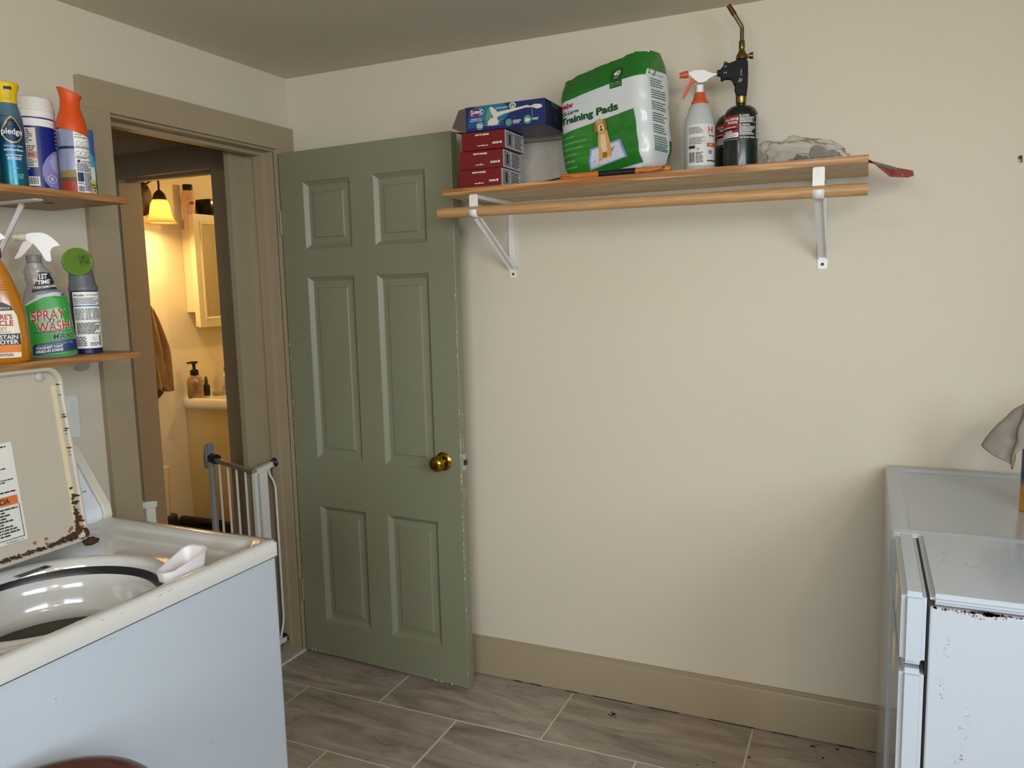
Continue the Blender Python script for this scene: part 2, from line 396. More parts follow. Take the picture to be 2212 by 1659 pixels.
# the passage behind the doorway
struct(obj('floor_passage', BX(-1.35, -.13, -1.3, .0, -.06, -.0005), mat('passage_floor', '#a39a88', .5, var=.15, scale=6), smooth=0))
struct(obj('wall_passage_left', BX(-1.35, -1.25, -1.3, .12, 0, H), M_WALL, smooth=0))
struct(obj('wall_passage_front', BX(-1.25, -.13, -1.4, -1.3, 0, H), M_WALL, smooth=0))
wall_with_hole('wall_passage_back', 'y', .018, .118, -1.25, .0, -.955, -.40, 0, 1.955, M_WALL)
M_TRIM2 = paint('passage_trim_paint', '#9c8f78', .45, '#6f6350', .2)
trim('trim_13', -1.045, -.312, -.0, .018, 1.945, 2.04, m=M_TRIM2)
trim('trim_14', -1.045, -.95, -.0, .018, 0, 1.945, m=M_TRIM2)
trim('trim_15', -.407, -.312, -.0, .018, 0, 1.945, m=M_TRIM2)
trim('trim_16', -.956, -.944, .004, .122, 0, 1.951, m=M_TRIM2)
trim('trim_17', -.412, -.400, .004, .122, 0, 1.951, m=M_TRIM2)
trim('trim_18', -.956, -.400, .004, .122, 1.941, 1.955, m=M_TRIM2)
trim('trim_19', -.946, -.410, .04, .07, 1.928, 1.9415, m=M_TRIM2)
# bathroom shell
struct(obj('floor_bathroom', BX(-1.35, .35, .018, 2.5, -.06, 0.0), mat('bath_floor', '#b5a47d', .4, var=.15, scale=6), smooth=0))
struct(obj('wall_bathroom_left', BX(-1.35, -1.25, .118, 2.5, 0, H), M_BWALL, smooth=0))
struct(obj('wall_bathroom_right', BX(.3, .4, .118, 2.5, 0, H), M_BWALL, smooth=0))
struct(obj('wall_bathroom_back', BX(-1.35, .4, 2.4, 2.5, 0, H), M_BWALL, smooth=0))
struct(obj('wall_bathroom_front', BX(-1.25, .3, .1182, .123, 1.956, H), M_BWALL, smooth=0))

# ================================================================ THE GREEN DOOR
DW, DH, DT = .754, 1.932, .035
door = bpy.data.objects.new('door_1', None); C.objects.link(door); door['kind'] = 'structure'
door['label'] = 'sage green six-panel door standing open, brass knob, chipped edges'
door.location = (.0305, -.1071, .012); door.rotation_euler = (0, 0, -.0578)
US = [0, .110, .328, .428, .647, DW]; VS = [0, .137, .602, .789, 1.475, 1.577, 1.821, DH]
bm = bmesh.new()
for i in range(5):
    for j in range(7):
        if i in (1, 3) and j in (1, 3, 5): continue
        vs = [bm.verts.new((u, 0, v)) for u, v in ((US[i], VS[j]), (US[i + 1], VS[j]), (US[i + 1], VS[j + 1]), (US[i], VS[j + 1]))]
        bm.faces.new(vs)
bmesh.ops.remove_doubles(bm, verts=bm.verts, dist=1e-5)
out_e = [e for e in bm.edges if len(e.link_faces) == 1]
ex = bmesh.ops.extrude_edge_only(bm, edges=[e for e in out_e if all(v.co.x in (0,) or abs(v.co.x - DW) < 1e-6 or v.co.z == 0 or abs(v.co.z - DH) < 1e-6 for v in e.verts) and (abs(e.verts[0].co.x - e.verts[1].co.x) < 1e-6 and (e.verts[0].co.x < 1e-6 or abs(e.verts[0].co.x - DW) < 1e-6) or abs(e.verts[0].co.z - e.verts[1].co.z) < 1e-6 and (e.verts[0].co.z < 1e-6 or abs(e.verts[0].co.z - DH) < 1e-6))])
for v in ex['geom']:
    if isinstance(v, bmesh.types.BMVert): v.co.y = DT
bv = [bm.verts.new(p) for p in ((0, DT, 0), (DW, DT, 0), (DW, DT, DH), (0, DT, DH))]; bm.faces.new(bv)
bmesh.ops.remove_doubles(bm, verts=bm.verts, dist=1e-5)
frame = obj('door_frame_boards', bm, M_DOOR, door, 20, bevel=.0015)
for i in (1, 3):
    for j in (1, 3, 5):
        u0, u1, v0, v1 = US[i], US[i + 1], VS[j], VS[j + 1]
        rings = []
        for ins, d in ((0, 0), (.0012, .003), (.015, .0145), (.018, .0155), (.022, .0155), (.040, .0125), (.043, .0085), (.047, .008)):
            rings.append([(u0 + ins, d, v0 + ins), (u1 - ins, d, v0 + ins), (u1 - ins, d, v1 - ins), (u0 + ins, d, v1 - ins)])
        b = bmesh.new(); ring_loft(b, rings, cap0=False); obj('panel', b, M_DOOR, door, 12)
# chips of bare paint along the edges
cb = bmesh.new(); random.seed(3)
def chip(b, c, s, nrm_axis):
    k = random.randint(5, 7); vs = []
    for q in range(k):
        a = 2 * pi * q / k; r = s * random.uniform(.5, 1.1)
        vs.append(b.verts.new((c[0] + (r * cos(a) * .45 if nrm_axis == 'y' else 0), c[1] + (r * cos(a) * .5 if nrm_axis == 'x' else 0), c[2] + r * sin(a) * 1.6)))
    b.faces.new(vs)
for q in range(95):
    v = random.choice([random.uniform(.02, 1.4), random.uniform(.75, .9), random.uniform(.4, 1.3)]); chip(cb, (DW - .0022 + random.uniform(-.001, .002), -.0004, v), random.uniform(.0015, .005), 'y')
for q in range(50): chip(cb, (.003, -.0004, random.uniform(.1, 1.25)), random.uniform(.0015, .0055), 'y')
for q in range(18): chip(cb, (random.choice([random.uniform(.02, .15), random.uniform(.5, .75)]), -.0004, .003), random.uniform(.002, .005), 'y')
for q in range(30): chip(cb, (DW + .0004, random.uniform(.004, .03), random.uniform(.7, 1.0)), random.uniform(.001, .004), 'x')
o = obj('paint_chip', cb, mat('chipped_paint', '#cfc9a8', .7), door, 0); o['kind'] = 'stuff'
# knob, rose, latch, hinges
ku, kv = .681, .823
def lathe_y(prof, cx, cz, y0=0, n=32):
    return ring_loft(bmesh.new(), [[(cx + r * cos(2 * pi * i / n), y0 - y, cz + r * sin(2 * pi * i / n)) for i in range(n)] for r, y in prof])
kn = obj('door_knob', lathe_y([(.011, .006), (.0105, .018), (.014, .022), (.022, .026), (.0265, .034), (.028, .043), (.0255, .053), (.018, .059), (.006, .061)], ku, kv), M_BRASS, door, 60)
obj('knob_rose', lathe_y([(.033, -.001), (.033, .002), (.029, .006), (.020, .008), (.012, .009)], ku, kv), M_BRASS, door, 40)
obj('latch_plate', BX(DW, DW + .0015, .006, .029, kv - .028, kv + .028), mat('painted_latch_plate', '#a3ad98', .4), door, 0)
obj('latch_bolt', extr([(.010, kv - .009), (.024, kv - .009), (.024, kv + .009), (.010, kv + .009)], DW + .001, DW + .013, .002, 'x'), mat('old_steel', '#77736c', .35, 1, var=.3, scale=90), door, 30)
for v in (.25, 1.68): obj('hinge', TB([(-.004, .0, v - .045), (-.004, .0, v + .045)], .004), mat('painted_hinge', '#8d8470', .45), door, 60)

# ================================================================ WASHER
def wmesh(rings): return ring_loft(bmesh.new(), rings, cap0=False, cap1=False)
washer = thing('washing_machine', 'white top-loading washer with its lid open, standing by the doorway', 'washer', (.55, -1.5385, 0))
def L(x, y, z): return (x - .55, y + 1.5385, z)
wx0, wx1, wy0, wy1 = .225, .877, -1.885, -1.190
b = bmesh.new()
o_ = rrect(wx0 - .55, wx1 - .55, wy0 + 1.5385, wy1 + 1.5385, .012, 4)
ring_loft(b, [[(x, y, z) for x, y in o_] for z in (.02, .860)], cap1=False)
obj('cabinet', b, M_ENAMEL, washer, 40)
for sx, sy in ((.27, -1.84), (.27, -1.24), (.84, -1.84), (.84, -1.24)): obj('foot', lathe([(.022, 0), (.022, .01), (.012, .012), (.012, .025)], 16, *L(sx, sy, 0)[:2]), M_BLACK, washer)
obj('seam_gasket', ring_loft(bmesh.new(), [[(x, y, z) for x, y in rrect(wx0 + .003 - .55, wx1 - .001 - .55, wy0 + 1.5415, wy1 + 1.5365, .012, 4)] for z in (.856, .868)], False, False), M_INK, washer)
# deck: rings from the tub hole out to the rounded rectangular rim
hx, hy = .645, -1.555; NR = 96
def rr_ray(x0, x1, y0, y1, r, th):
    d = (cos(th), sin(th)); lo, hi = 0, 2.0
    def inside(p):
        qx = max(abs(p[0] - (x0 + x1) / 2) - (x1 - x0) / 2 + r, 0); qy = max(abs(p[1] - (y0 + y1) / 2) - (y1 - y0) / 2 + r, 0)
        return sqrt(qx * qx + qy * qy) <= r
    for _ in range(40):
        m_ = (lo + hi) / 2
        if inside((hx + d[0] * m_, hy + d[1] * m_)): lo = m_
        else: hi = m_
    return (hx + d[0] * lo, hy + d[1] * lo)
# angles: even plus extra near the corners
ths = sorted([2 * pi * i / NR for i in range(NR)] + [math.atan2(cy - hy, cx - hx) % (2 * pi) + d for cx in (wx0 + .01, wx1 + .005, .83) for cy in (wy0, wy1, -1.22) for d in (-.03, -.015, 0, .015, .03)])
rings = []
for r, z in ((.196, .70), (.196, .858), (.198, .868), (.204, .876), (.213, .880), (.222, .8785)): rings.append([L(hx + r * .985 * cos(t), hy + r * cos(0) * sin(t), z) for t in ths])
X1, Y0, Y1 = .882, -1.890, -1.1865
for (ax0, ax1, ay0, ay1, r, z) in ((.40, .838, -1.805, -1.275, .045, .880), (.395, .842, -1.810, -1.270, .047, .883), (.385, .846, -1.83, -1.262, .047, .887), (.372, .848, -1.852, -1.235, .040, .8875), (.368, .852, -1.856, -1.230, .040, .892), (.240, .857, -1.865, -1.222, .036, .898), (.22, .866, -1.876, -1.204, .02, .900), (.22, .876, -1.885, -1.191, .012, .8985), (.22, X1, Y0, Y1, .012, .892), (.22, X1, Y0, Y1, .012, .864)):
    rings.append([L(*rr_ray(ax0, ax1, ay0, ay1, r, t), z) for t in ths])
obj('top_deck', wmesh(rings), M_ENAMEL_W, washer, 50)
# tub and basket
def circ(prof, n=64): return [[L(hx + r * cos(2 * pi * i / n), hy + r * sin(2 * pi * i / n), z) for i in range(n)] for r, z in prof]
obj('tub_gasket', wmesh(circ([(.1955, .862), (.188, .852), (.186, .838), (.19, .83)])), M_BLACK, washer, 40)
obj('tub_ring', wmesh(circ([(.1935, .846), (.186, .848), (.180, .842), (.176, .822), (.173, .795), (.166, .783), (.158, .781), (.157, .773), (.160, .766)])), M_ENAMEL_W, washer, 50)
obj('wash_basket', ring_loft(bmesh.new(), circ([(.164, .768), (.166, .74), (.166, .45), (.15, .43), (.01, .425)]), cap0=False), mat('basket_steel', '#8d8878', .35, .7), washer, 40)
obj('lid_lock', extr([(-.10, 0), (.02, 0), (.035, .012), (.035, .030), (-.10, .030)], .842, .868, .002, 'z'), M_GREY, washer).location = L(.462, -1.60, 0)
# dispenser scoop at the front corner
sc = bmesh.new()
ring_loft(sc, [[(x, y, z) for x, y in pts] for pts, z in ((rrect(-.030, .030, -.05, .055, .018), .0), (rrect(-.034, .034, -.056, .062, .02), .022), (rrect(-.030, .030, -.052, .058, .018), .022), (rrect(-.022, .022, -.044, .048, .014), .004))])
for v in sc.verts:
    if v.co.z > .015: v.co.z += .02 * max(0, (v.co.y + .01) / .06) * (1 if v.co.x > -.05 else 0)
    v.co.x *= 1 - .55 * max(0, -(v.co.y) / .056)
o = obj('bleach_dispenser', sc, mat('pinkish_white_plastic', '#cdc6c5', .4), washer, 45); o.scale = (.9, .88, .95); o.location = L(.810, -1.395, .8815); o.rotation_euler = (0, 0, radians(2))
# console
cw = bmesh.new()
prof = [(.362, .893), (.366, .905), (.362, .928), (.335, .962), (.27, 1.058), (.248, 1.074), (.225, 1.072), (.215, .893)]
ring_loft(cw, [[L(x, y, z) for x, z in prof] for y in (-1.88, -1.212)])
cons = obj('control_console', cw, mat('console_white', '#d5dade', .35), washer, 25, bevel=.003)
prof2 = [(.366, .892), (.370, .906), (.366, .93), (.340, .967), (.274, 1.064), (.250, 1.081), (.222, 1.079), (.212, .892)]
for y0_, y1_ in ((-1.2125, -1.188), (-1.888, -1.8795)):
    obj('console_end_cap', ring_loft(bmesh.new(), [[L(x, y, z) for x, z in prof2] for y in (y0_, y1_)]), mat('cap_cream', '#cfcbbb', .35), washer, 25, bevel=.003)
pr = Print(cons, washer, origin=L(.70, -1.54, 0), right=(0, 1, 0), upv=(0, 0, 1), dirn=(-1, 0, 0))
pr.rect(mat('console_grey', '#8f9397', .4), -.3, .322, 1.015, 1.036)
pr.text(M_INK, 'Push to Start   Push to Stop', .265, .968, .10, .006); pr.build()
for y, nm in ((-1.36, 'cycle_knob'), (-1.52, 'cycle_knob'), (-1.68, 'cycle_knob')):
    k = obj(nm, lathe([(.03, 0), (.03, .012), (.022, .02), (.02, .028), (.012, .03)], 28), M_WP, washer, 40); k.location = L(.318, y, .987); k.rotation_euler = (0, radians(56), 0)
# the open lid
lidM = Matrix.Translation(Vector(L(.497, -1.60, .905))) @ Matrix.Rotation(radians(-6.5), 4, 'Y')
def lid_pt(x, y, z): return lidM @ Vector((x, y, z))
lw, lh = .245, .384
def lrect(i, x, r=.03): return [lid_pt(x, a, b_) for a, b_ in rrect(-lw + i, lw - i, .002 + i, lh - i, max(r - i * .5, .006), 6)]
b = bmesh.new(); ring_loft(b, [lrect(.004, -.016), lrect(0, -.012), lrect(0, .008), lrect(.002, .0105), lrect(.006, .0105), lrect(.009, .007), lrect(.0105, -.002), lrect(.024, -.0045), lrect(.03, -.0045)])
lid = obj('lid', b, mat('lid_enamel', '#aba191', .3, coat=.2, var=.02), washer, 30, label='open white lid standing upright, rusty lower corner')
obj('lid_bumper', lathe([(.009, 0), (.009, .006), (.006, .008)], 16), mat('bumper_grey', '#a9a39b', .5), lid).matrix_local = lidM @ Matrix.Translation((-.004, lw - .045, lh - .018)) @ Matrix.Rotation(pi / 2, 4, 'Y')
# rust eating the inner edge of the lid
random.seed(5)
def rust_blob(b, fpt, u, v, s, k=9):
    vs = []
    for q in range(k):
        a = 2 * pi * q / k; r = s * random.uniform(.45, 1.2); vs.append(b.verts.new(fpt(u + r * cos(a), v + r * sin(a))))
    b.faces.new(vs)
rb = bmesh.new(); rl = bmesh.new()
def fp(u, v):
    u = min(u, lw - .001); v = max(v, .004); i = min(lw - u, v - .002)
    d = .0112 if i < .0092 else (.0112 - (i - .0092) / .0025 * .012 if i < .0117 else (-.0008 - (i - .0117) / .0123 * .0025 if i < .024 else -.0037))
    return lid_pt(max(d, -.0037) + random.uniform(0, .0006), u, v)
for q in range(150):
    t = random.random() ** 1.6
    rust_blob(rb, fp, lw - .010 - t * .36, .0135 + random.uniform(-.001, .002) + .006 * max(0, 1 - t * 5), random.uniform(.0015, .004) + .006 * max(0, 1 - t * 6))
for q in range(60):
    t = random.random() ** 1.5; rust_blob(rb, fp, lw - .0135 + random.uniform(-.004, .001) - .004 * max(0, 1 - t * 3), .012 + t * .11, random.uniform(.001, .0035) + .003 * (1 - t))
for q in range(22):
    t = random.random(); rust_blob(rl, fp, lw - .010 - t * .2 * random.random(), .016 + .07 * random.random() ** 2 * (1 - t), random.uniform(.002, .005))
for q in range(10): rust_blob(rb, fp, lw - .0105, random.uniform(.15, .36), random.uniform(.0008, .0022))
for b_, m_ in ((rb, M_RUST), (rl, M_RUSTL)): o = obj('rust_patch', b_, m_, lid, 0); o['kind'] = 'stuff'
# crust where the hinge corner has rusted through
cr = bmesh.new(); bmesh.ops.create_icosphere(cr, subdivisions=3, radius=.015)
for v in cr.verts: v.co *= 1 + .5 * noise.noise(v.co * 160); v.co.z *= .55
o = obj('rust_crust', cr, M_RUST, washer, 0); o.location = L(.492, -1.344, .898)
# yellowed strip along the lid edge and the warning sticker
pr = Print(lid, lid, origin=lid_pt(.3, 0, 0), right=lidM.to_3x3() @ Vector((0, 1, 0)), upv=lidM.to_3x3() @ Vector((0, 0, 1)), dirn=lidM.to_3x3() @ Vector((-1, 0, 0)), eps=.0004)
pr.rect(mat('yellowed_enamel', '#c2b18f', .35), lw - .022, lw - .0125, .03, lh - .04)
sx = .062
pr.rect(mat('sticker_white', '#cbc8c0', .4), sx - .20, sx + .058, .042, .243)
for rr in ((.222, .238, 3, .5), (.208, .214, 1, .6), (.185, .203, 4, .4), (.162, .180, 4, .4), (.142, .158, 3, .4)):
    pr.micro(M_INK, sx - .19, sx + .05, rr[0], rr[1], rr[2], fill=.55)
pr.rect(mat('sticker_orange', '#c0642f', .5), sx - .195, sx + .051, .118, .136)
pr.text(M_INK, 'ADVERTENCIA', sx - .008, .127, .085, .011, bold=.03)
pr.poly(M_INK, [(sx - .066, .121), (sx - .054, .121), (sx - .060, .133)])
for a0, a1, b0, b1 in ((sx - .195, sx + .052, .050, .0512), (sx + .0508, sx + .052, .050, .118), (sx - .075, sx - .074, .050, .118)): pr.rect(M_INK, a0, a1, b0, b1)
pr.micro(M_INK, sx - .07, sx + .047, .056, .114, 10, fill=.5); pr.micro(M_INK, sx - .19, sx - .08, .056, .114, 10, fill=.5)
pr.text(M_INK, 'W10240513   A', sx + .03, .0455, .035, .003); pr.build()
# data tag on the deck edge below the lid
tg = obj('data_tag', extr(rrect(-.035, .035, -.011, .011, .002), 0, .0006, 0, 'z'), mat('foil_tag', '#a9adab', .35, .4), washer, 0); tg.location = L(.525, -1.50, .8875); tg.rotation_euler = (0, 0, pi / 2)
mb = bmesh.new()
for i in range(5):
    x = -.03
    while x < .012:
        w = random.uniform(.002, .006); box(mb, x, x + w, -.008 + i * .0034, -.006 + i * .0034, .0007, .0008); x += w + .001
box(mb, .016, .030, -.009, .008, .0007, .0008)
o = obj('fine_print', mb, M_INK, washer, 0, kind='stuff'); o.location = L(.525, -1.50, .8875); o.rotation_euler = (0, 0, pi / 2)
# nicks in the enamel
nb = bmesh.new(); random.seed(9)
for q in range(26):
    y = random.uniform(-1.75, -1.22); z = random.choice([.862, .893, .893, .8, .85, .55]) + random.uniform(-.002, .002) * (1 if random.random() < .8 else 20)
    vs = [nb.verts.new(L(.8826 if z > .8625 else .8775, y + .0018 * random.uniform(.3, 1) * cos(a), z + .001 * random.uniform(.3, 1) * sin(a))) for a in (0, 1.2, 2.4, 3.6, 5)]
    nb.faces.new(vs)
o = obj('enamel_nick', nb, M_INK, washer, 0); o['kind'] = 'stuff'

# ================================================================ APPLIANCES AT THE OTHER SIDE
ap = thing('appliance', 'white appliance with rust under its top edge, standing in front of the other one', 'appliance', (2.385, -.875, 0))
def A(x, y, z): return (x - 2.385, y + .875, z)
ay0, ay1, ax1 = -1.048, -.700, 2.80
def abox(bx, r=.01, seg=3):
    bmesh.ops.bevel(bx, geom=list(bx.edges), offset=r, segments=seg, affect='EDGES', clamp_overlap=True); return bx
def AB(x0, x1, y0, y1, z0, z1): return BX(x0 - 2.385, x1 - 2.385, y0 + .875, y1 + .875, z0, z1)
obj('cabinet', AB(2.1505, ax1, ay0, ay1, .03, .880), M_ENAMEL, ap, 30, bevel=.003)
obj('top_panel', abox(AB(2.1500, ax1 + .004, ay0 - .004, ay1 + .002, .8835, .903), .008), M_ENAMEL, ap, 40)
obj('cabinet_core', AB(2.146, 2.158, ay0 + .006, ay1 - .004, .035, .893), M_INK, ap, 0)
for z0_, z1_, nm in ((.7715, .901, 'upper_front_panel'), (.045, .7635, 'lower_front_panel')):
    p = obj(nm, abox(AB(2.107, 2.1475, ay0 - .003, ay1, z0_, z1_), .009), M_ENAMEL, ap, 40)
    zc = .832 if z0_ > .5 else .690
    yy = -.862 if z0_ > .5 else -.82
    b = bmesh.new(); n = 28
    ring_loft(b, [[A(2.107 - d, yy + ra * cos(2 * pi * i / n), zc + rb * sin(2 * pi * i / n)) for i in range(n)] for ra, rb, d in ((.024, .042, -.002), (.024, .042, .0012), (.020, .038, .0022), (.016, .034, .0004))])
    obj('oval_emblem', b, mat('cream_plate', '#d8cfae', .3), p, 40)
for sx_ in (2.2, 2.75):
    for sy_ in (-1.0, -.75): obj('foot', lathe([(.02, 0), (.02, .02), (.01, .022), (.01, .035)], 14, *A(sx_, sy_, 0)[:2]), M_BLACK, ap)
random.seed(21); rb = bmesh.new(); rl = bmesh.new()
for q in range(60):
    t = random.random(); s = (.0008 + .0035 * max(0, 1 - abs(t - .62) * 3)); x = 2.155 + t * .125
    if random.random() < (.25 + .75 * max(0, 1 - abs(t - .6) * 2.5)) or t < .06: rust_blob(rb, lambda u, v: A(u, ay0 - .0006, min(v, .884)), x, .8805 - random.uniform(0, .002), s + .0012 * (t < .06))
for q in range(90):
    t = random.random(); x = 2.155 + t * .135; rust_blob(rl, lambda u, v: A(u, ay0 - .0004, min(v, .883)), x, .8795 - random.random() ** 2 * .010 * max(.15, 1 - abs(t - .5) * 2), random.uniform(.0006, .0019))
for b_, m_ in ((rb, M_RUST), (rl, M_RUSTL)): o = obj('rust_patch', b_, m_, ap, 0); o['kind'] = 'stuff'
sb = bmesh.new()
for q in range(70):
    x = 2.178 + random.uniform(-.004, .004) - .0; z = random.uniform(.70, .83)
    if q > 35: x = 2.215 + random.uniform(-.008, .008); z = random.uniform(.58, .72)
    rust_blob(sb, lambda u, v: A(u, ay0 - .0005, v), x - (.83 - z) * .05, z, random.uniform(.0004, .0012) * (2.2 if random.random() < .08 else 1), 6)
o = obj('scuff_mark', sb, mat('scuff_brown', '#8a7d78', .8), ap, 0); o['kind'] = 'stuff'
sb = bmesh.new()
for q in range(16):
    x, y = random.uniform(2.16, 2.38), random.uniform(-1.03, -.74)
    vs = [sb.verts.new(A(x + .004 * random.uniform(.2, 1) * cos(a), y + .0016 * random.uniform(.3, 1) * sin(a), .9034)) for a in (0, 1.2, 2.4, 3.6, 5)]; sb.faces.new(vs)
o = obj('enamel_nick', sb, mat('nick_grey', '#6f7377', .8), ap, 0); o['kind'] = 'stuff'

a2 = thing('appliance', 'white appliance with a raised rim around its flat top, standing against the wall', 'appliance', (2.385, -.37, 0))
def A2(x, y, z): return (x - 2.385, y + .37, z)
b = bmesh.new()
def q2(i, z, r=.014): return [A2(x, y, z) for x, y in rrect(2.098 + i, 2.80 - i, -.694 + i, -.042 - i, r, 4)]
ring_loft(b, [q2(0, .80), q2(0, .888), q2(.004, .897), q2(.010, .8995), q2(.032, .8995), q2(.037, .8985, .006), q2(.041, .8945, .005), q2(.046, .893, .005)])
obj('top_panel', b, M_ENAMEL, a2, 35)
obj('cabinet', BX(2.101 - 2.385, 2.797 - 2.385, -.691 + .37, -.045 + .37, .03, .80), M_ENAMEL, a2, 0, bevel=.004)
for sx_ in (2.15, 2.75):
    for sy_ in (-.65, -.09): obj('foot', lathe([(.02, 0), (.02, .02), (.01, .022), (.01, .035)], 14, *A2(sx_, sy_, 0)[:2]), M_BLACK, a2)

# ================================================================ SHELVES
W_PINE = wood('pine', '#8f5626', '#c89a5e', 0, .55)
W_OAK = wood('oak', '#ad8354', '#bd9566', 0, 1.2)
W_PINEY = wood('pine_stained', '#8a5a2e', '#aa7d4a', 1, .8)
SZ = 1.737
b = bmesh.new(); ring_loft(b, [[(x + (.035 if z < .0 else 0), y, z) for y, z in ((0, 0), (-.300, 0), (-.300, .019), (0, .019))] for x in (0, 1.205)])
for v in b.verts:
    if v.co.x < .1 and v.co.y > -.1: v.co.x -= .03
bmesh.ops.recalc_face_normals(b, faces=b.faces)
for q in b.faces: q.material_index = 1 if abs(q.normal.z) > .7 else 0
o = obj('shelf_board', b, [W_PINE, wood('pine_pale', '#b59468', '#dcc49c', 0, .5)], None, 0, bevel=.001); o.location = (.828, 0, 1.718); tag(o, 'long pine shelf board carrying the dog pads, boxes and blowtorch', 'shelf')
kb = bmesh.new()
o = obj('hanging_rod', TB([(0, 0, 0), (1.228, 0, -.013)], .0158, 28), W_OAK, None, 40); o.location = (.806, -.286, 1.667)
tag(o, 'round wooden closet rod hanging beneath the long pine shelf', 'rod')
def rod_bracket(x, label):
    r = thing('shelf_bracket', label, 'bracket', (x, 0, 1.47), group='white rod brackets under the pine shelf')
    hw = .0135; Z = 1.718 - 1.47
    def P_(n, m, bm, **k): return obj(n, bm, m, r, 30, **k)
    # wall leg, top arm, brace: channel sections
    def channel(p0, p1, w, flange, t=.0016):
        p0, p1 = Vector(p0), Vector(p1); d = (p1 - p0).normalized(); nrm = Vector((0, -d.z, d.y)) if abs(d.x) < .5 else Vector((0, 0, 1))
        if nrm.z > 0: nrm = -nrm
        if abs(d.z) > .98: nrm = Vector((0, -1, 0))
        b = bmesh.new(); sec = [(-w, 0), (w, 0), (w, flange), (w - t, flange), (w - t, t), (-w + t, t), (-w + t, flange), (-w, flange)]
        ring_loft(b, [[p + Vector((a, 0, 0)) + nrm * c for a, c in sec] for p in (p0, p1)]); return b
    P_('wall_leg', M_STEELW, channel((0, -.0005, .02), (0, -.0005, Z - .003), hw, .006))
    P_('top_arm', M_STEELW, channel((0, -.004, Z - .0005), (0, -.285, Z - .0005), hw * .55, .012))
    P_('brace', M_STEELW, channel((0, -.010, .028), (0, -.262, Z - .068), hw * .85, .009))
    P_('base_tab', M_STEELW, extr(rrect(-hw, hw, -.008, .04, .006), -.004, -.001, .0006, 'y'))
    P_('screw', mat('screw_dark', '#5b5650', .4, .8), ring_loft(bmesh.new(), [[(q * cos(2 * pi * i / 14), -y, .006 + q * sin(2 * pi * i / 14)) for i in range(14)] for q, y in ((.0045, .0035), (.0045, .0055), (.003, .0065), (.0015, .0058))]))
    b = bmesh.new(); yv = -.2905
    P_('front_hanger', M_STEELW, extr(rrect(-.0145, .0145, Z - .052, Z - .001, .004), yv - .0005, yv + .0015, .0005, 'y'))
    P_('hanger_rivet', M_STEELW, extr(rrect(-.0042, .0042, Z - .017, Z - .006, .0035), yv - .0022, yv - .0004, .0006, 'y'))
    # hook that cradles the rod, lip rising on its front
    dz = -.0106 * (x - .806); cz = 1.667 - 1.47 + dz; R_ = .0174; pts = []
    for k in range(22):
        a = radians(62 - k * 14 + 110); pts.append((-.286 + R_ * cos(a), cz + R_ * sin(a)))
    pts = [(-.286 + R_ * cos(radians(a)), cz + R_ * sin(radians(a))) for a in range(165, 372, 9)] + [(-.2685, cz + .02), (-.262, Z - .07)]
    b = bmesh.new(); ring_loft(b, [[(xx, y, z) for y, z in pts] for xx in (-.0145, .0145)], closed=False)
    P_('rod_hook', M_STEELW, b, solid=.0018)
    return r
rod_bracket(.930, 'white metal shelf and rod bracket beside the door edge')
rod_bracket(1.918, 'white metal shelf and rod bracket below the propane and plastic bag end')

def side_shelf(name, z, x1, y_end, label, lo):
    o = obj(name, BX(.001, x1, -2.0, y_end, -.0165, 0), W_PINEY, None, 0, bevel=.001); o.location = (0, 0, z); tag(o, label, 'shelf'); return o
side_shelf('shelf_board', 1.685, .30, -1.008, 'upper wooden shelf board on the doorway wall, above the trigger bottles', 0)
side_shelf('shelf_board', 1.289, .30, -1.010, 'lower wooden shelf board on the doorway wall, just above the washer lid', 0)
kt = obj('wood_knot', extr([(.0 + .010 * cos(a / 10 * 2 * pi), .012 * sin(a / 10 * 2 * pi)) for a in range(10)], 0, .0006, 0, 'z'), mat('knot_brown', '#4a2f19', .6), bpy.data.objects['shelf_board.001'], 0); kt.location = (.17, -1.135, -.0172)
for z, lb in ((1.6685, 'white strut bracket holding up the upper side shelf'), (1.2725, 'white strut bracket under the lower side shelf, hidden behind the washer lid')):
    r = thing('shelf_bracket', lb, 'bracket', (0, -1.205, z - .21))
    obj('top_arm', extr(rrect(.002, .235, -.0125, .0125, .005), .2055, .2098, .001, 'z'), M_STEELW, r, 0)
    obj('wall_leg', BX(.0008, .004, -.0125, .0125, .0, .2098), M_STEELW, r, 0)
    obj('brace', TB([(.006, 0, .02), (.17, 0, .20)], .0065, 8), M_STEELW, r, 40)
hk = obj('adhesive_hook', extr(rrect(-.022, .022, -.017, .017, .012), -.005, .005, .002, 'x'), mat('clear_plastic', '#e8e6e0', .12, trans=.85, var=.02), None, 40)
hk.location = (.0063, -.963, 1.243); tag(hk, 'clear plastic adhesive hook on the wall just under the lower side shelf', 'hook')
wp = thing('outlet_cover', 'white rectangular outlet cover on the wall behind the washer lid', 'outlet', (0, -1.03, 1.10))
obj('plate', extr(rrect(-.045, .045, -.06, .06, .004), .0008, .006, .002, 'x'), mat('outlet_white', '#d5d6d0', .4), wp, 30)
obj('socket', extr(rrect(-.017, .017, -.045, -.010, .006), .0055, .0078, .001, 'x'), M_WP, wp, 30); obj('socket', extr(rrect(-.017, .017, .010, .045, .006), .0055, .0078, .001, 'x'), M_WP, wp, 30)
nl = thing('wall_hook', 'small dark metal hook screwed high in the bare wall above the white appliances', 'hook', (2.397, 0, 1.738))
obj('screw_plate', TB([(0, -.0005, 0), (0, -.004, 0)], .005, 12), M_GREY, nl); obj('hook_wire', TB(smooth_path([(0, -.003, 0), (0, -.012, .001), (.001, -.016, -.006), (.002, -.012, -.013), (.003, -.006, -.010)]), .0016, 8), M_GREY, nl)

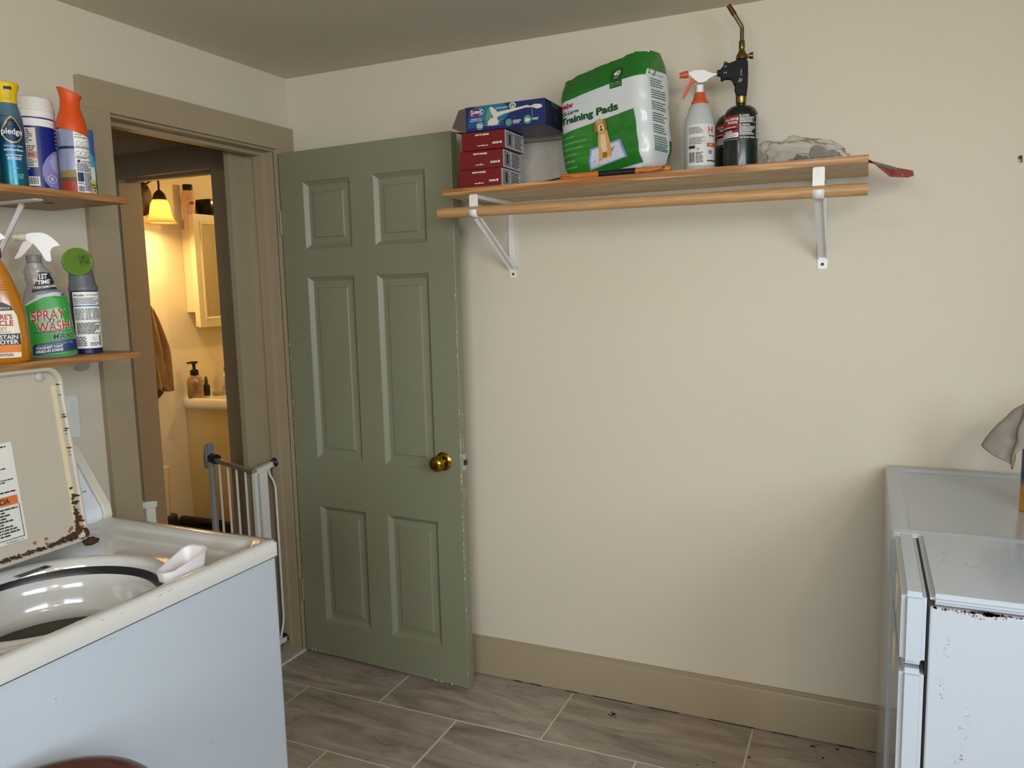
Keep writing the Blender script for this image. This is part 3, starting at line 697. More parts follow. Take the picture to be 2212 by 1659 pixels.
# ================================================================ SMALL THINGS
R55 = (0, 0, radians(55))
def trigger_head(par, z, s, m_body, m_nozzle, m_trig, style=0):
    """spray head in the XZ plane, nozzle towards -X; z = bottom of the collar"""
    if style == 0:
        body = [(-.034, .044), (-.036, .052), (-.035, .060), (-.01, .0655), (.008, .064), (.022, .054), (.036, .040), (.032, .036), (.018, .033), (.0165, .018), (.018, .0), (.006, .0), (-.002, .016), (-.012, .030), (-.022, .040)]
    else:
        body = [(-.030, .052), (-.030, .064), (.012, .066), (.030, .055), (.052, .052), (.050, .047), (.036, .045), (.024, .036), (.020, .034), (.012, .030), (-.004, .030), (-.012, .038)]
    h = thing_part('trigger_head', extr([(a * s, b_ * s + z) for a, b_ in body], -.008 * s, .008 * s, .0025 * s, 'y', 3), m_body, par)
    trig = [(-.037, .043), (-.020, .040), (-.029, .025), (-.037, .014), (-.049, .001), (-.058, .001), (-.051, .015), (-.044, .032)] if style == 0 else [(-.024, .062), (-.006, .062), (-.002, .050), (-.008, .038), (-.018, .034), (-.026, .024), (-.046, -.012), (-.052, -.008), (-.038, .022), (-.028, .040)]
    thing_part('trigger', extr([(a * s, b_ * s + z) for a, b_ in trig], -.0065 * s, .0065 * s, .002 * s, 'y', 3), m_trig, par)
    zc = (.053 if style == 0 else .058) * s + z
    b = bmesh.new(); tube(b, [(-.034 * s, 0, zc), (-.050 * s, 0, zc - .001)], .0105 * s, 16); tube(b, [(-.050 * s, 0, zc - .001), (-.061 * s, 0, zc - .002)], .0085 * s, 16)
    thing_part('nozzle', b, m_nozzle, par)
    return h
def thing_part(n, bm, m, par, smooth=40, **k): return obj(n, bm, m, par, smooth, **k)

# --- upper side shelf -------------------------------------------------
UZ = 1.685
# green ribbed bottle, mostly outside the frame
t = thing('ribbed_bottle', 'dark green ribbed bottle at the edge of the upper side shelf', 'bottle', (.215, -1.311, UZ), R55)
prof = [(.024, 0), (.027, .004)]
for k in range(14): prof += [(.0275, .010 + k * .008), (.0255, .014 + k * .008)]
prof += [(.020, .135), (.011, .150), (.011, .160)]
bo = obj('bottle', lathe(prof), mat('green_pet', '#0e3b2a', .15, trans=.3), t, 50); obj('cap', lathe([(.014, .158), (.014, .182), (.012, .185)]), mat('cap_green', '#176246', .4), t)
pr = Print(bo, t); pr.rect(mat('label_green', '#14503c', .4), -.02, .02, .075, .118); pr.text(M_WHITE, 'n', .008, .10, .010, .010); pr.build()
# dusting spray
def dust_can(label, loc, rot, cat='spray can', bottom='#1f6f86', orange=False):
    t = thing('spray_can', label, cat, loc, rot)
    m = bpy.data.materials.new('can_' + ('amber' if orange else 'teal')); m.use_nodes = True; nt = m.node_tree; b = nt.nodes['Principled BSDF']
    tc = nt.nodes.new('ShaderNodeTexCoord'); sp = nt.nodes.new('ShaderNodeSeparateXYZ'); nt.links.new(tc.outputs['Object'], sp.inputs[0])
    nz = nt.nodes.new('ShaderNodeTexNoise'); nz.inputs['Scale'].default_value = 30; nt.links.new(tc.outputs['Object'], nz.inputs['Vector'])
    ma = nt.nodes.new('ShaderNodeMath'); ma.operation = 'MULTIPLY_ADD'; ma.inputs[1].default_value = .02; nt.links.new(nz.outputs[0], ma.inputs[0]); nt.links.new(sp.outputs[2], ma.inputs[2])
    mr = nt.nodes.new('ShaderNodeMapRange'); mr.inputs[2].default_value = .22; nt.links.new(ma.outputs[0], mr.inputs[0])
    cr = nt.nodes.new('ShaderNodeValToRGB'); nt.links.new(mr.outputs[0], cr.inputs[0]); nt.links.new(cr.outputs[0], b.inputs['Base Color'])
    e = cr.color_ramp.elements
    if orange:
        e[0].color = lin('#c98a22'); e[0].position = .30; e[1].color = lin('#173c68'); e[1].position = .40
    else:
        e[0].color = lin('#1c6a70'); e[0].position = .1; e[1].color = lin('#5f8296'); e[1].position = .85
        k = e.new(.38); k.color = lin('#1f5d80'); k = e.new(.6); k.color = lin('#133c66')
    b.inputs['Metallic'].default_value = .5; b.inputs['Roughness'].default_value = .28
    can = obj('can', lathe([(.027, 0), (.0295, .002), (.0295, .005), (.0285, .007), (.0290, .010), (.0292, .150), (.0275, .165), (.0235, .182), (.0205, .192), (.0205, .196)], 48), m, t, 40)
    ym = mat('cap_yellow', '#d8b60f', .4)
    cb_ = bmesh.new(); ring_loft(cb_, [sup(0, 0, rx, ry, z, 2, 40, sl) for rx, ry, z, sl in ((.0215, .0215, .193, 0), (.0215, .0215, .197, 0), (.0205, .0205, .205, 0), (.0215, .021, .215, 0), (.0265, .024, .231, 0), (.0275, .025, .235, 0), (.0255, .023, .239, 0), (.018, .016, .241, 0), (.006, .006, .242, 0))])
    cap = obj('cap', cb_, ym, t, 45)
    obj('actuator_button', lathe([(.004, .241), (.004, .2445), (.0035, .2455)], 16, 0, -.004), mat('button_grey', '#a8a48c', .4), t)
    pr = Print(cap, t); pr.rect(M_INK, -.008, .008, .220, .2285); pr.rect(mat('cap_yellow2', '#c9a80c', .45), -.007, .007, .199, .222); pr.build()
    pr = Print(can, t); G = mat('gold_ink', '#b3a05a', .35, .4)
    def drop(s): return [(s * .021 * sin(a) * (1 - .25 * max(0, cos(a))), .128 + s * (.026 * cos(a) + (.008 * max(0, cos(a)) ** 4))) for a in [2 * pi * k / 28 for k in range(28)]]
    pr.poly(G, drop(1)); pr.poly(mat('logo_navy', '#0f2747', .35, .3), drop(.87))
    pr.text(M_WHITE, 'pledge', 0, .126, .041, .017, bold=.012)
    pr.text(M_WHITE, 'everyday clean', 0, .0955, .036, .0052); pr.text(M_WHITE, 'multisurface', 0, .087, .036, .0055, bold=.02)
    pr.text(M_WHITE, 'pH-BALANCED', 0, .0745, .032, .0042, bold=.03); pr.micro(M_WHITE, -.014, .014, .064, .071, 2); pr.micro(mat('pale_teal', '#7fb3b5', .5), -.008, .012, .044, .048, 1); pr.micro(mat('pale_teal', '', .5), -.013, .015, .022, .034, 3); pr.micro(M_INK, -.022, .0, .160, .163, 1)
    pr.build(); return t
dust_can('teal aerosol dusting can with a yellow cap', (.220, -1.251, UZ), (0, 0, radians(66)))
# wipes canister
t = thing('wipes_canister', 'wide white tub of cleaning wipes with a navy and lilac label', 'canister', (.160, -1.150, UZ), R55)
bd = obj('tub', lathe([(.044, 0), (.047, .003), (.0485, .012), (.0485, .196), (.0465, .200)], 56), M_WP, t, 40)
obj('lid', lathe([(.0475, .197), (.0495, .199), (.0495, .212), (.048, .2145), (.048, .222), (.0465, .228), (.041, .2315), (.0395, .229), (.030, .229)], 56), mat('lid_white', '#dcd9d0', .35), t, 40)
pr = Print(bd, t); NB = mat('label_navy', '#161f74', .35)
pr.rect(NB, -.048, .048, .014, .160); pr.rect(M_WHITE, -.048, .048, .160, .178); pr.rect(NB, -.048, .000, .178, .1815); pr.rect(NB, .0, .048, .1775, .181)
LL = mat('label_lilac', '#8d86b8', .4); LM = mat('label_lilac2', '#aaa5c8', .4)
pr.poly(LL, [(.047 * 1.0, .108), (.036, .102), (.022, .086), (.012, .066), (.010, .048), (.014, .030), (.024, .016), (.047, .0145)])
pr.poly(LM, [(.047, .100), (.036, .094), (.028, .078), (.032, .060), (.047, .045)])
pr.rect(mat('label_cream', '#d9d3c2', .45), -.041, .003, .062, .155); pr.micro(M_NAVY, -.040, -.004, .118, .152, 7); pr.micro(M_INK, -.040, .0, .100, .114, 3)
pr.rect(mat('label_pink', '#c98d7d', .45), -.041, .003, .083, .100); pr.micro(M_NAVY, -.016, -.002, .087, .096, 3); pr.micro(M_NAVY, -.040, .001, .064, .081, 5)
pr.rect(M_WHITE, -.040, .004, .018, .040); pr.bars(M_NAVY, -.038, .001, .022, .038, 18); pr.micro(M_WHITE, -.04, -.01, .056, .060, 1)
pr.ringp(M_WHITE, .029, .036, .0085, .001); pr.text(M_WHITE, 'x', .029, .036, .008, .008); pr.build()
# air freshener can
t = thing('air_freshener_can', 'air freshener can with a tall orange flared cap and white text label', 'spray can', (.236, -1.103, UZ), R55)
bd = obj('can', lathe([(.031, 0), (.0335, .002), (.0335, .151), (.030, .160), (.02, .165)], 48), mat('freshener_lilac', '#9ba0bd', .3, .3), t, 40)
OR = mat('cap_orange', '#cf4a10', .45); b = bmesh.new()
ring_loft(b, [sup(cx, 0, rx, ry, z, 2, 44, sl) for cx, rx, ry, z, sl in ((0, .0345, .0345, .150, -.30), (0, .0345, .0345, .160, -.25), (0, .033, .033, .172, -.15), (0, .029, .030, .188, -.05), (0, .0235, .025, .205, 0), (0, .0215, .022, .218, 0), (.001, .0215, .021, .228, -.12), (.001, .0240, .022, .240, -.25), (.001, .0270, .023, .247, -.38), (.001, .0265, .0225, .249, -.38), (.001, .019, .016, .248, -.38), (-.001, .012, .01, .246, -.3))])
obj('spray_cap', b, OR, t, 45)
pr = Print(bd, t); pr.rect(M_WHITE, .000, .033, .004, .149); pr.rect(M_NAVY, -.033, -.000, .108, .1145)
pr.poly(mat('label_olive', '#8d7a45', .5), [(-.033, .040), (-.000, .040), (-.000, .058), (-.033, .056)]); pr.rect(mat('label_brick', '#9d3420', .45), -.033, -.0, .003, .030); pr.rect(mat('label_umber', '#5d4a2c', .5), -.033, 0, .030, .040)
pr.text(M_NAVY, 'febreze', .010, .143, .016, .0045, shear=.2); pr.text(M_NAVY, 'ALEJA OLORES & REFRESCA', .0155, .136, .028, .003, bold=.03)
for a_, b_ in ((.010, .122), (.023, .122), (.007, .098), (.018, .098), (.029, .098)): pr.ringp(M_NAVY, a_, b_, .0048, .0005)
pr.micro(M_NAVY, .002, .031, .110, .115, 2); pr.micro(M_NAVY, .002, .031, .085, .091, 2); pr.ell(M_NAVY, .007, .079, .0035, .0035); pr.micro(M_NAVY, .013, .031, .077, .081, 2)
pr.micro(M_NAVY, .002, .031, .054, .075, 8); pr.rect(M_NAVY, .002, .0145, .030, .052); pr.micro(M_NAVY, .0165, .031, .008, .053, 14); pr.bars(M_NAVY, .002, .015, .006, .020, 10); pr.micro(M_NAVY, .002, .016, .023, .028, 2); pr.build()
# blue-yellow pouch behind
t = thing('detergent_box', 'blue, white and yellow rounded pack half hidden behind the orange-capped can', 'box', (.185, -1.036, UZ), R55)
b = bmesh.new(); ring_loft(b, [sup(0, 0, .025 * k, .017 * k, z, 4, 36) for k, z in ((.96, 0), (1, .004), (1, .168), (.97, .173))]); bd = obj('pack', b, mat('pack_blue', '#1d5b95', .35), t, 40)
pr = Print(bd, t); pr.rect(mat('pack_white', '#cfd3c0', .4), -.0285, .0285, .045, .085); pr.rect(mat('pack_yellow', '#c9b324', .45), -.0285, .0285, .005, .046)
pr.poly(mat('pack_teal', '#3d93ad', .4), [(-.028, .13), (.0, .125), (.016, .112), (.028, .092), (.028, .078), (.0, .082), (-.028, .088)]); pr.ell(mat('pack_red', '#a6303a', .4), .024, .125, .004, .007); pr.micro(M_INK, .006, .024, .01, .038, 4); pr.build()

# --- lower side shelf -------------------------------------------------
LZ = 1.289
t = thing('trigger_spray_bottle', 'amber orange bottle with a dark red collar and white trigger', 'spray bottle', (.238, -1.332, LZ), R55)
b = bmesh.new(); ring_loft(b, [sup(0, 0, rx, ry, z, 2.6, 48) for rx, ry, z in ((.052, .030, 0), (.056, .033, .004), (.057, .034, .05), (.055, .034, .10), (.051, .033, .13), (.043, .030, .16), (.034, .026, .19), (.024, .021, .215), (.016, .016, .232), (.014, .014, .240))])
bd = obj('bottle', b, mat('amber_liquid', '#b87415', .2, trans=.15, coat=.4), t, 50)
gb = bmesh.new()
for k in range(12):
    z = .165 + k * .005; rx = .0445 - (z - .16) * .42; ry = .031 - (z - .16) * .2
    pts = [Vector(p) for p in sup(0, 0, rx, ry, z, 2.4, 32)]; tube(gb, pts[:] + [pts[0]], .0009, 5)
obj('grip_ridges', gb, mat('amber_liquid', ''), t)
obj('collar', lathe([(.0165, .236), (.0175, .238), (.0175, .258), (.0165, .260)], 28), mat('collar_red', '#8f1720', .4), t)
trigger_head(t, .250, .80, M_WP, M_WP, M_WP)
pr = Print(bd, t); pr.poly(mat('label_ivory', '#dfd6c0', .5), [(-.045, .012), (.037, .012), (.040, .06), (.036, .105), (.026, .128), (.010, .137), (-.02, .137), (-.045, .12)])
pr.poly(mat('label_dark', '#35302c', .5), [(-.04, .118), (.030, .118), (.026, .128), (.010, .137), (-.02, .137), (-.04, .125)])
RD = mat('label_red', '#a11723', .5); pr.text(M_WHITE, 'OXY FORMULA', .004, .1235, .04, .004); pr.text(RD, "NATURE'S", -.004, .104, .062, .0125, bold=.03); pr.text(RD, 'MIRACLE', -.004, .090, .064, .0125, bold=.03)
pr.text(mat('label_olive2', '#7a7a2a', .5), 'OXY', .004, .0775, .022, .0085); pr.text(mat('label_olive2', ''), 'FORMULA', .004, .0700, .034, .004)
pr.rect(mat('label_dark', ''), -.043, .0385, .041, .066); pr.text(M_WHITE, 'SET-IN STAIN', -.004, .0585, .076, .0095, bold=.01); pr.text(M_WHITE, 'DESTROYER', -.004, .0475, .076, .0095, bold=.015)
pr.rect(mat('label_orange', '#d5761c', .5), -.043, .038, .024, .041); pr.micro(M_INK, -.04, .034, .015, .022, 2); pr.build()

t = thing('trigger_spray_bottle', 'green-labelled stain spray bottle with a grey neck and white trigger', 'spray bottle', (.205, -1.186, LZ), R55)
b = bmesh.new(); ring_loft(b, [sup(cx, 0, rx, ry, z, 2.7, 48) for cx, rx, ry, z in ((0, .050, .029, 0), (0, .054, .032, .004), (0, .053, .032, .03), (-.002, .0505, .031, .08), (-.004, .0500, .031, .115), (-.0055, .0485, .030, .142), (-.010, .039, .028, .158), (-.012, .031, .026, .172), (-.014, .0285, .024, .183), (-.015, .0310, .0245, .190), (-.017, .0265, .022, .198), (-.017, .0300, .022, .206), (-.020, .0250, .020, .214), (-.022, .0190, .0185, .222), (-.022, .018, .018, .228))])
bd = obj('bottle', b, mat('bottle_grey', '#8f8a86', .25, coat=.3), t, 50)
obj('collar', lathe([(.0155, .226), (.0165, .228), (.0165, .246), (.0155, .248)], 28, -.022, 0), mat('collar_grey', '#77736e', .4), t)
hd = bpy.data.objects.new('spray_head', None); C.objects.link(hd); hd.parent = t; hd.location = (-.020, 0, 0); hd.rotation_euler = (0, radians(4), 0)
trigger_head(hd, .236, 1.0, M_WP, mat('nozzle_beige', '#cfc4ac', .4), mat('trigger_pinkish', '#d8cdc6', .4))
pr = Print(bd, t); GN = mat('label_green_bright', '#2b8f33', .4); GL = mat('label_green_light', '#86b97c', .45)
pr.poly(GN, [(-.053, .003), (.053, .003), (.052, .10), (.046, .132), (.036, .146), (.015, .149), (-.010, .146), (-.030, .136), (-.054, .122)])
pr.poly(mat('label_palegrey', '#bfc4c0', .45), [(-.054, .122), (-.030, .136), (-.010, .146), (.015, .149), (.036, .146), (.034, .156), (.010, .158), (-.020, .148), (-.053, .128)])
pr.poly(GL, [(-.018, .114), (.020, .122), (.030, .090), (.022, .066), (-.020, .066), (-.034, .088)])
SR = mat('spray_red', '#b01f38', .45); kw = dict(rot=5)
for m_, dx, w_ in ((M_WHITE, .0, .022), (SR, 0, .0)):
    e_ = .055 if m_ is M_WHITE else .022
    pr.text(m_, 'SPRAY', -.003, .103, .074 + w_ * .1, .0245, rot=5, bold=e_, shear=.12); pr.text(m_, 'WASH', .006, .0755, .070 + w_ * .1, .0245, rot=5, bold=e_, shear=.12)
pr.text(M_WHITE, 'n', .003, .0895, .0125, .0095, bold=.06, shear=.3); pr.text(M_INK, 'n', .003, .0895, .012, .009, bold=.01, shear=.3)
pr.micro(M_NAVY, -.036, .010, .0605, .0635, 1, rot=3); pr.text(M_WHITE, 'MAX', .022, .0515, .042, .0165, bold=.04, shear=.2, rot=3); pr.text(M_NAVY, 'MAX', .022, .0515, .0405, .015, bold=.02, shear=.2, rot=3); pr.text(M_NAVY, 'with Resolve power', .026, .0425, .03, .003, rot=3)
pr.poly(mat('banner_navy', '#1a2556', .45), [(-.041, .006), (.052, .016), (.051, .042), (-.036, .033), (-.040, .028)])
pr.text(mat('banner_grey', '#9aa3bd', .5), 'POWERFULLY REMOVES THE', .006, .0325, .074, .0045, rot=5); pr.text(M_WHITE, 'TOUGHEST 7-DAY', -.006, .0250, .058, .0068, rot=5, bold=.03, shear=.2); pr.text(M_WHITE, 'DRIED-IN STAINS', -.007, .0165, .058, .0066, rot=5, bold=.03, shear=.2)
DK = mat('badge_dark', '#23262c', .5)
pr.poly(DK, [(-.032, .158), (.024, .166), (.012, .187), (.006, .205), (-.014, .207), (-.018, .188), (-.024, .178)])
pr.text(M_WHITE, '1ST', -.006, .196, .018, .0125, rot=6, bold=.03, shear=.15); pr.text(M_WHITE, 'TIME', -.006, .1825, .026, .0105, rot=6, bold=.03, shear=.15); pr.text(M_WHITE, 'STAIN REMOVAL', -.005, .1705, .046, .006, rot=6, bold=.02, shear=.15)
pr.text(mat('drop_blue', '#2a68ad', .4), 'EVEN IN COLD WATER', -.002, .1585, .044, .0045, rot=11, bold=.02); pr.ell(mat('drop_blue', ''), .030, .152, .0034, .005); pr.micro(GL, -.02, .04, .0075, .0095, 1); pr.build()

t = thing('foam_cleaner_can', 'white and navy carpet cleaner can with a round green bristle brush top', 'spray can', (.205, -1.088, LZ), R55)
bd = obj('can', lathe([(.030, 0), (.0335, .002), (.0335, .005), (.0325, .007), (.033, .010), (.033, .158), (.031, .164)], 48), mat('can_navy', '#1b2045', .35, .2), t, 40)
b = bmesh.new(); ring_loft(b, [sup(cx, 0, rx, ry, z, 2, 40, sl) for cx, rx, ry, z, sl in ((0, .0335, .0335, .160, 0), (0, .0345, .0345, .164, 0), (0, .0335, .0335, .170, 0), (-.001, .030, .030, .182, 0), (-.002, .0285, .028, .196, .0), (-.003, .0275, .025, .210, 0), (-.004, .024, .018, .225, 0), (-.005, .018, .012, .240, 0))])
obj('dispenser_neck', b, mat('neck_grey', '#5f6066', .4), t, 45)
br = obj('brush_disc', lathe_y([(.0, -.006), (.030, -.006), (.0345, -.002), (.0355, .004), (.034, .007), (.0, .006)], 0, 0, 0, 40), mat('brush_green', '#4f7d08', .4), t, 45); br.location = (-.008, -.018, .232); br.rotation_euler = (radians(-8), 0, 0)
bb_ = bmesh.new(); random.seed(4)
k = -.031
while k <= .031:
    h_ = sqrt(max(.0335 ** 2 - k * k, 0)); z = -h_
    while z <= h_:
        x = k + random.uniform(-.0004, .0004); q = .0005
        ring_loft(bb_, [[(x - q, -.006, z - q), (x + q, -.006, z - q), (x, -.006, z + q)], [(x - q * .6, -.0175, z + .003 - q), (x + q * .6, -.0175, z + .003 - q), (x, -.0175, z + .003 + q * .6)]]); z += .0022
    k += .0024
o = obj('bristles', bb_, mat('bristle_green', '#9ccc12', .4), br, 0); o['kind'] = 'stuff'
lb = bmesh.new(); random.seed(8)
for q in range(40): 
    a = random.uniform(0, 6.28); p0 = Vector((.016 + random.uniform(-.010, .010), -.0178, .004 + random.uniform(-.012, .012))); tube(lb, smooth_path([p0, p0 + Vector((.004 * cos(a), -.001, .004 * sin(a))), p0 + Vector((.007 * cos(a + .8), 0, .007 * sin(a + .8)))], 3), .0003, 3)
o = obj('lint', lb, mat('lint_brown', '#4b3a1e', .9), br, 0); o['kind'] = 'stuff'
pr = Print(bd, t); pr.rect(M_WHITE, -.026, .0325, .014, .157); pr.rect(mat('blue_band', '#2d62a0', .4), -.026, .0325, .1205, .1235)
pr.text(M_NAVY, 'Woolite', -.013, .149, .022, .0062, bold=.03, shear=.2); pr.text(M_NAVY, 'carpet & upholstery', .015, .149, .028, .0032, bold=.02); pr.micro(M_NAVY, -.024, .030, .126, .143, 6); pr.micro(M_INK, -.024, -.003, .086, .116, 9); pr.micro(M_INK, -.001, .013, .086, .116, 9); pr.micro(M_INK, .015, .030, .086, .116, 9)
pr.micro(M_INK, -.022, .030, .050, .080, 9, fill=.6); pr.micro(M_NAVY, -.024, -.004, .020, .045, 6); pr.ringp(M_NAVY, .014, .038, .0035, .0006); pr.micro(M_INK, .004, .024, .020, .030, 4); pr.bars(M_INK, .024, .0285, .020, .048, 4); pr.build()
t = thing('clear_bottle', 'clear bottle standing behind the green brush-top can', 'bottle', (.085, -.998, LZ), R55)
obj('bottle', lathe([(.020, 0), (.022, .003), (.022, .085), (.014, .098), (.010, .104)]), mat('clear_plastic', ''), t, 50); obj('cap', lathe([(.0115, .103), (.0115, .118), (.010, .12)], 20), M_WP, t)

# --- the pine shelf ---------------------------------------------------
def carton(name, label, loc, rot, w, d, h, m_front, m_side, group=None):
    t = thing(name, label, 'box', loc, rot, group)
    b = BX(-w / 2, w / 2, 0, d, 0, h); bmesh.ops.bevel(b, geom=list(b.edges), offset=.0012, segments=1, affect='EDGES')
    for f_ in b.faces: f_.material_index = 1 if f_.normal.x > .9 or f_.normal.x < -.9 else 0
    return t, obj('carton', b, [m_front, m_side], t, 30)
RB = mat('carton_red', '#6c0d10', .45, var=.05); GB = mat('carton_grey', '#b5b3ae', .55)
zz = SZ
for k, (x, y, rz, lb) in enumerate(((.951, -.285, -1.0, 'red smoke alarm box, bottom of the stack of three'), (.955, -.282, 1.2, 'red smoke alarm box, middle of the stack of three'), (.965, -.285, -.5, 'red smoke alarm box, top of the stack of three'))):
    t, bd = carton('alarm_box', lb, (x, y, zz), (0, 0, radians(rz)), .146, .142, .0545, RB, GB, 'stack of red smoke alarm boxes')
    pr = Print(bd, t); pr.text(M_WHITE, 'SMOKE ALARM', -.002, .0445, .046, .0052, rot=180, bold=.04); pr.text(M_WHITE, 'KIDDE', .043, .0175, .022, .0058, rot=180, bold=.04)
    for a_ in (0, 60, 120): pr.poly(M_WHITE, [(.060 + .0042 * cos(radians(a_)) - .0008 * sin(radians(a_)), .0178 + .0042 * sin(radians(a_)) + .0008 * cos(radians(a_))), (.060 - .0042 * cos(radians(a_)) - .0008 * sin(radians(a_)), .0178 - .0042 * sin(radians(a_)) + .0008 * cos(radians(a_))), (.060 - .0042 * cos(radians(a_)) + .0008 * sin(radians(a_)), .0178 - .0042 * sin(radians(a_)) - .0008 * cos(radians(a_))), (.060 + .0042 * cos(radians(a_)) + .0008 * sin(radians(a_)), .0178 + .0042 * sin(radians(a_)) - .0008 * cos(radians(a_)))])
    pr.micro(M_WHITE, -.018, .018, .010, .014, 1); pr.text(M_WHITE, '1', .0, .0135, .0012, .006); pr.build()
    pr = Print(bd, t, origin=(1, 0, 0), right=(0, 1, 0), upv=(0, 0, 1), dirn=(-1, 0, 0)); pr.micro(M_INK, .012, .060, .006, .049, 9); pr.micro(M_INK, .070, .130, .006, .049, 8); pr.rect(M_INK, .030, .040, .012, .042); pr.build()
    zz += .0552
# brush kit box with its end flap open
BL = mat('carton_blue', '#16275f', .4, var=.1); DB = mat('carton_dark_blue', '#0f1430', .45)
t, bd = carton('brush_kit_box', 'blue scrub brush kit box with open end flap, lying on the red boxes', (1.038, -.283, zz + .0012), (0, 0, 0), .260, .180, .073, BL, DB)
b = bmesh.new(); ring_loft(b, [[(-.1295, .001, .001), (-.1295, .001, .072)], [(-.150, -.004, .004), (-.150, -.006, .066)], [(-.172, -.010, .014), (-.1715, -.010, .018)]], closed=False)
obj('end_flap', b, mat('flap_brown', '#4b4038', .7), t, 0, solid=.0008)
b = bmesh.new(); ring_loft(b, [[(-.1295, .002, .0005), (-.1295, .176, .0005)], [(-.176, .004, .006), (-.160, .150, .004)]], closed=False); obj('end_flap', b, mat('flap_brown', ''), t, 0, solid=.0008)
pr = Print(bd, t)
pr.poly(mat('box_teal', '#1d6a83', .45), [(-.100, .072), (.0, .072), (.02, .045), (-.02, .012), (-.07, .012)]); pr.poly(mat('box_midblue', '#1f4a80', .45), [(-.118, .05), (-.06, .03), (-.09, .01), (-.125, .01)])
pr.poly(M_WHITE, [(-.118, .055), (-.110, .063), (-.092, .0675), (-.074, .062), (-.066, .055), (-.074, .048), (-.092, .0425), (-.110, .047)]); pr.poly(mat('logo_red', '#a3202a', .4), [(-.120, .055), (-.0935, .0695), (-.066, .055), (-.0935, .0405)]); pr.poly(mat('logo_blue', '#1a2a63', .4), [(-.114, .055), (-.106, .0615), (-.092, .0635), (-.080, .0615), (-.071, .055), (-.080, .0485), (-.092, .0465), (-.106, .0485)])
pr.text(M_WHITE, 'CLOROX', -.0925, .055, .036, .0088, bold=.045)
pr.text(M_WHITE, 'ENGINEERED FOR A', -.094, .0355, .034, .003, bold=.03); pr.text(M_WHITE, 'CLEANER WAY TO CLEAN', -.094, .0305, .042, .003, bold=.03)
PW = mat('print_cream', '#cfc6b2', .5); PT = mat('print_green', '#4f8d78', .5)
pr.poly(PT, [(-.062, .034), (-.055, .060), (-.046, .066), (-.040, .030)]); pr.poly(PW, [(-.048, .066), (-.038, .064), (-.024, .052), (-.023, .028), (-.036, .034), (-.044, .050)])
pr.poly(PW, [(-.026, .048), (.030, .053), (.075, .058), (.085, .0545), (.098, .0585), (.116, .0565), (.124, .051), (.118, .0455), (.104, .0445), (.092, .050), (.070, .0515), (.0, .041), (-.024, .034)])
pr.ell(PW, .028, .0615, .011, .0095); pr.ell(PT, .028, .061, .008, .0068); pr.ell(PW, .028, .059, .003, .003)
random.seed(2); V = []; F = []
for q in range(150):
    a_, r_ = random.uniform(0, pi), abs(random.gauss(0, .018)); x, z = -.036 + r_ * 1.3 * cos(a_), .010 + r_ * .9 * sin(a_); s_ = random.uniform(.0005, .0013); k = len(V); V += [(x - s_, z), (x, z - s_), (x + s_, z), (x, z + s_)]; F.append((k, k + 1, k + 2, k + 3))
pr.add(PW, V, F, 'fine_print'); pr.poly(PW, [(-.052, .012), (-.022, .012), (-.018, .022), (-.028, .034), (-.046, .032), (-.056, .022)])
pr.ell(PT, -.081, .014, .0125, .0125); pr.micro(M_WHITE, -.090, -.073, .008, .020, 4); pr.ell(mat('print_slate', '#47617a', .5), .015, .0145, .0115, .0115); pr.ell(PT, .015, .0145, .009, .009); pr.ell(PT, .076, .0165, .0125, .0125); pr.poly(PW, [(.068, .010), (.082, .012), (.086, .018), (.070, .022)])
pr.micro(M_WHITE, .029, .055, .009, .020, 4); pr.micro(M_WHITE, .091, .112, .013, .020, 3); pr.micro(M_WHITE, -.026, .015, .057, .061, 2); pr.rect(M_WHITE, .0915, .0920, .022, .048); pr.build()
pr = Print(bd, t, origin=(1, 0, 0), right=(0, 1, 0), upv=(0, 0, 1), dirn=(-1, 0, 0)); pr.text(mat('print_dim', '#4a4e63', .5), 'CLX', .085, .040, .018, .010); pr.micro(mat('print_dim', ''), .074, .098, .022, .032, 3); pr.rect(mat('print_teal_dim', '#28493f', .5), .05, .11, .058, .071); pr.build()
# white ribbed panel behind
t = thing('ribbed_sheet', 'white plastic sheet with fine horizontal ribs, leaning on the wall behind the boxes', 'sheet', (1.13, -.012, SZ))
b = bmesh.new(); pts = []
for k in range(44): pts += [(-.004, .004 + k * .0037), (-.0062, .004 + k * .0037 + .0018)]
pts = [(.0, 0), (-.004, 0)] + pts + [(-.004, .168), (0, .168)]
ring_loft(b, [[(x, y, z) for y, z in pts] for x in (-.27, .20)]); obj('panel', b, mat('ribbed_white', '#d0cabf', .5), t, 25)
b = bmesh.new(); ring_loft(b, [[(-.305, -.040, .166), (-.302, .005, .167), (.10, .005, .167), (.10, -.02, .165)], [(-.305, -.040, .1675), (-.302, .005, .1685), (.10, .005, .1685), (.10, -.02, .1665)]]); obj('top_lip', b, mat('lip_grey', '#8b897d', .5), t, 0)
obj('panel_screw', ring_loft(bmesh.new(), [[(.045 + q * cos(2 * pi * i / 14), -y, .158 + q * sin(2 * pi * i / 14)) for i in range(14)] for q, y in ((.004, .004), (.004, .009), (.002, .011))]), mat('screw_dark', ''), t)
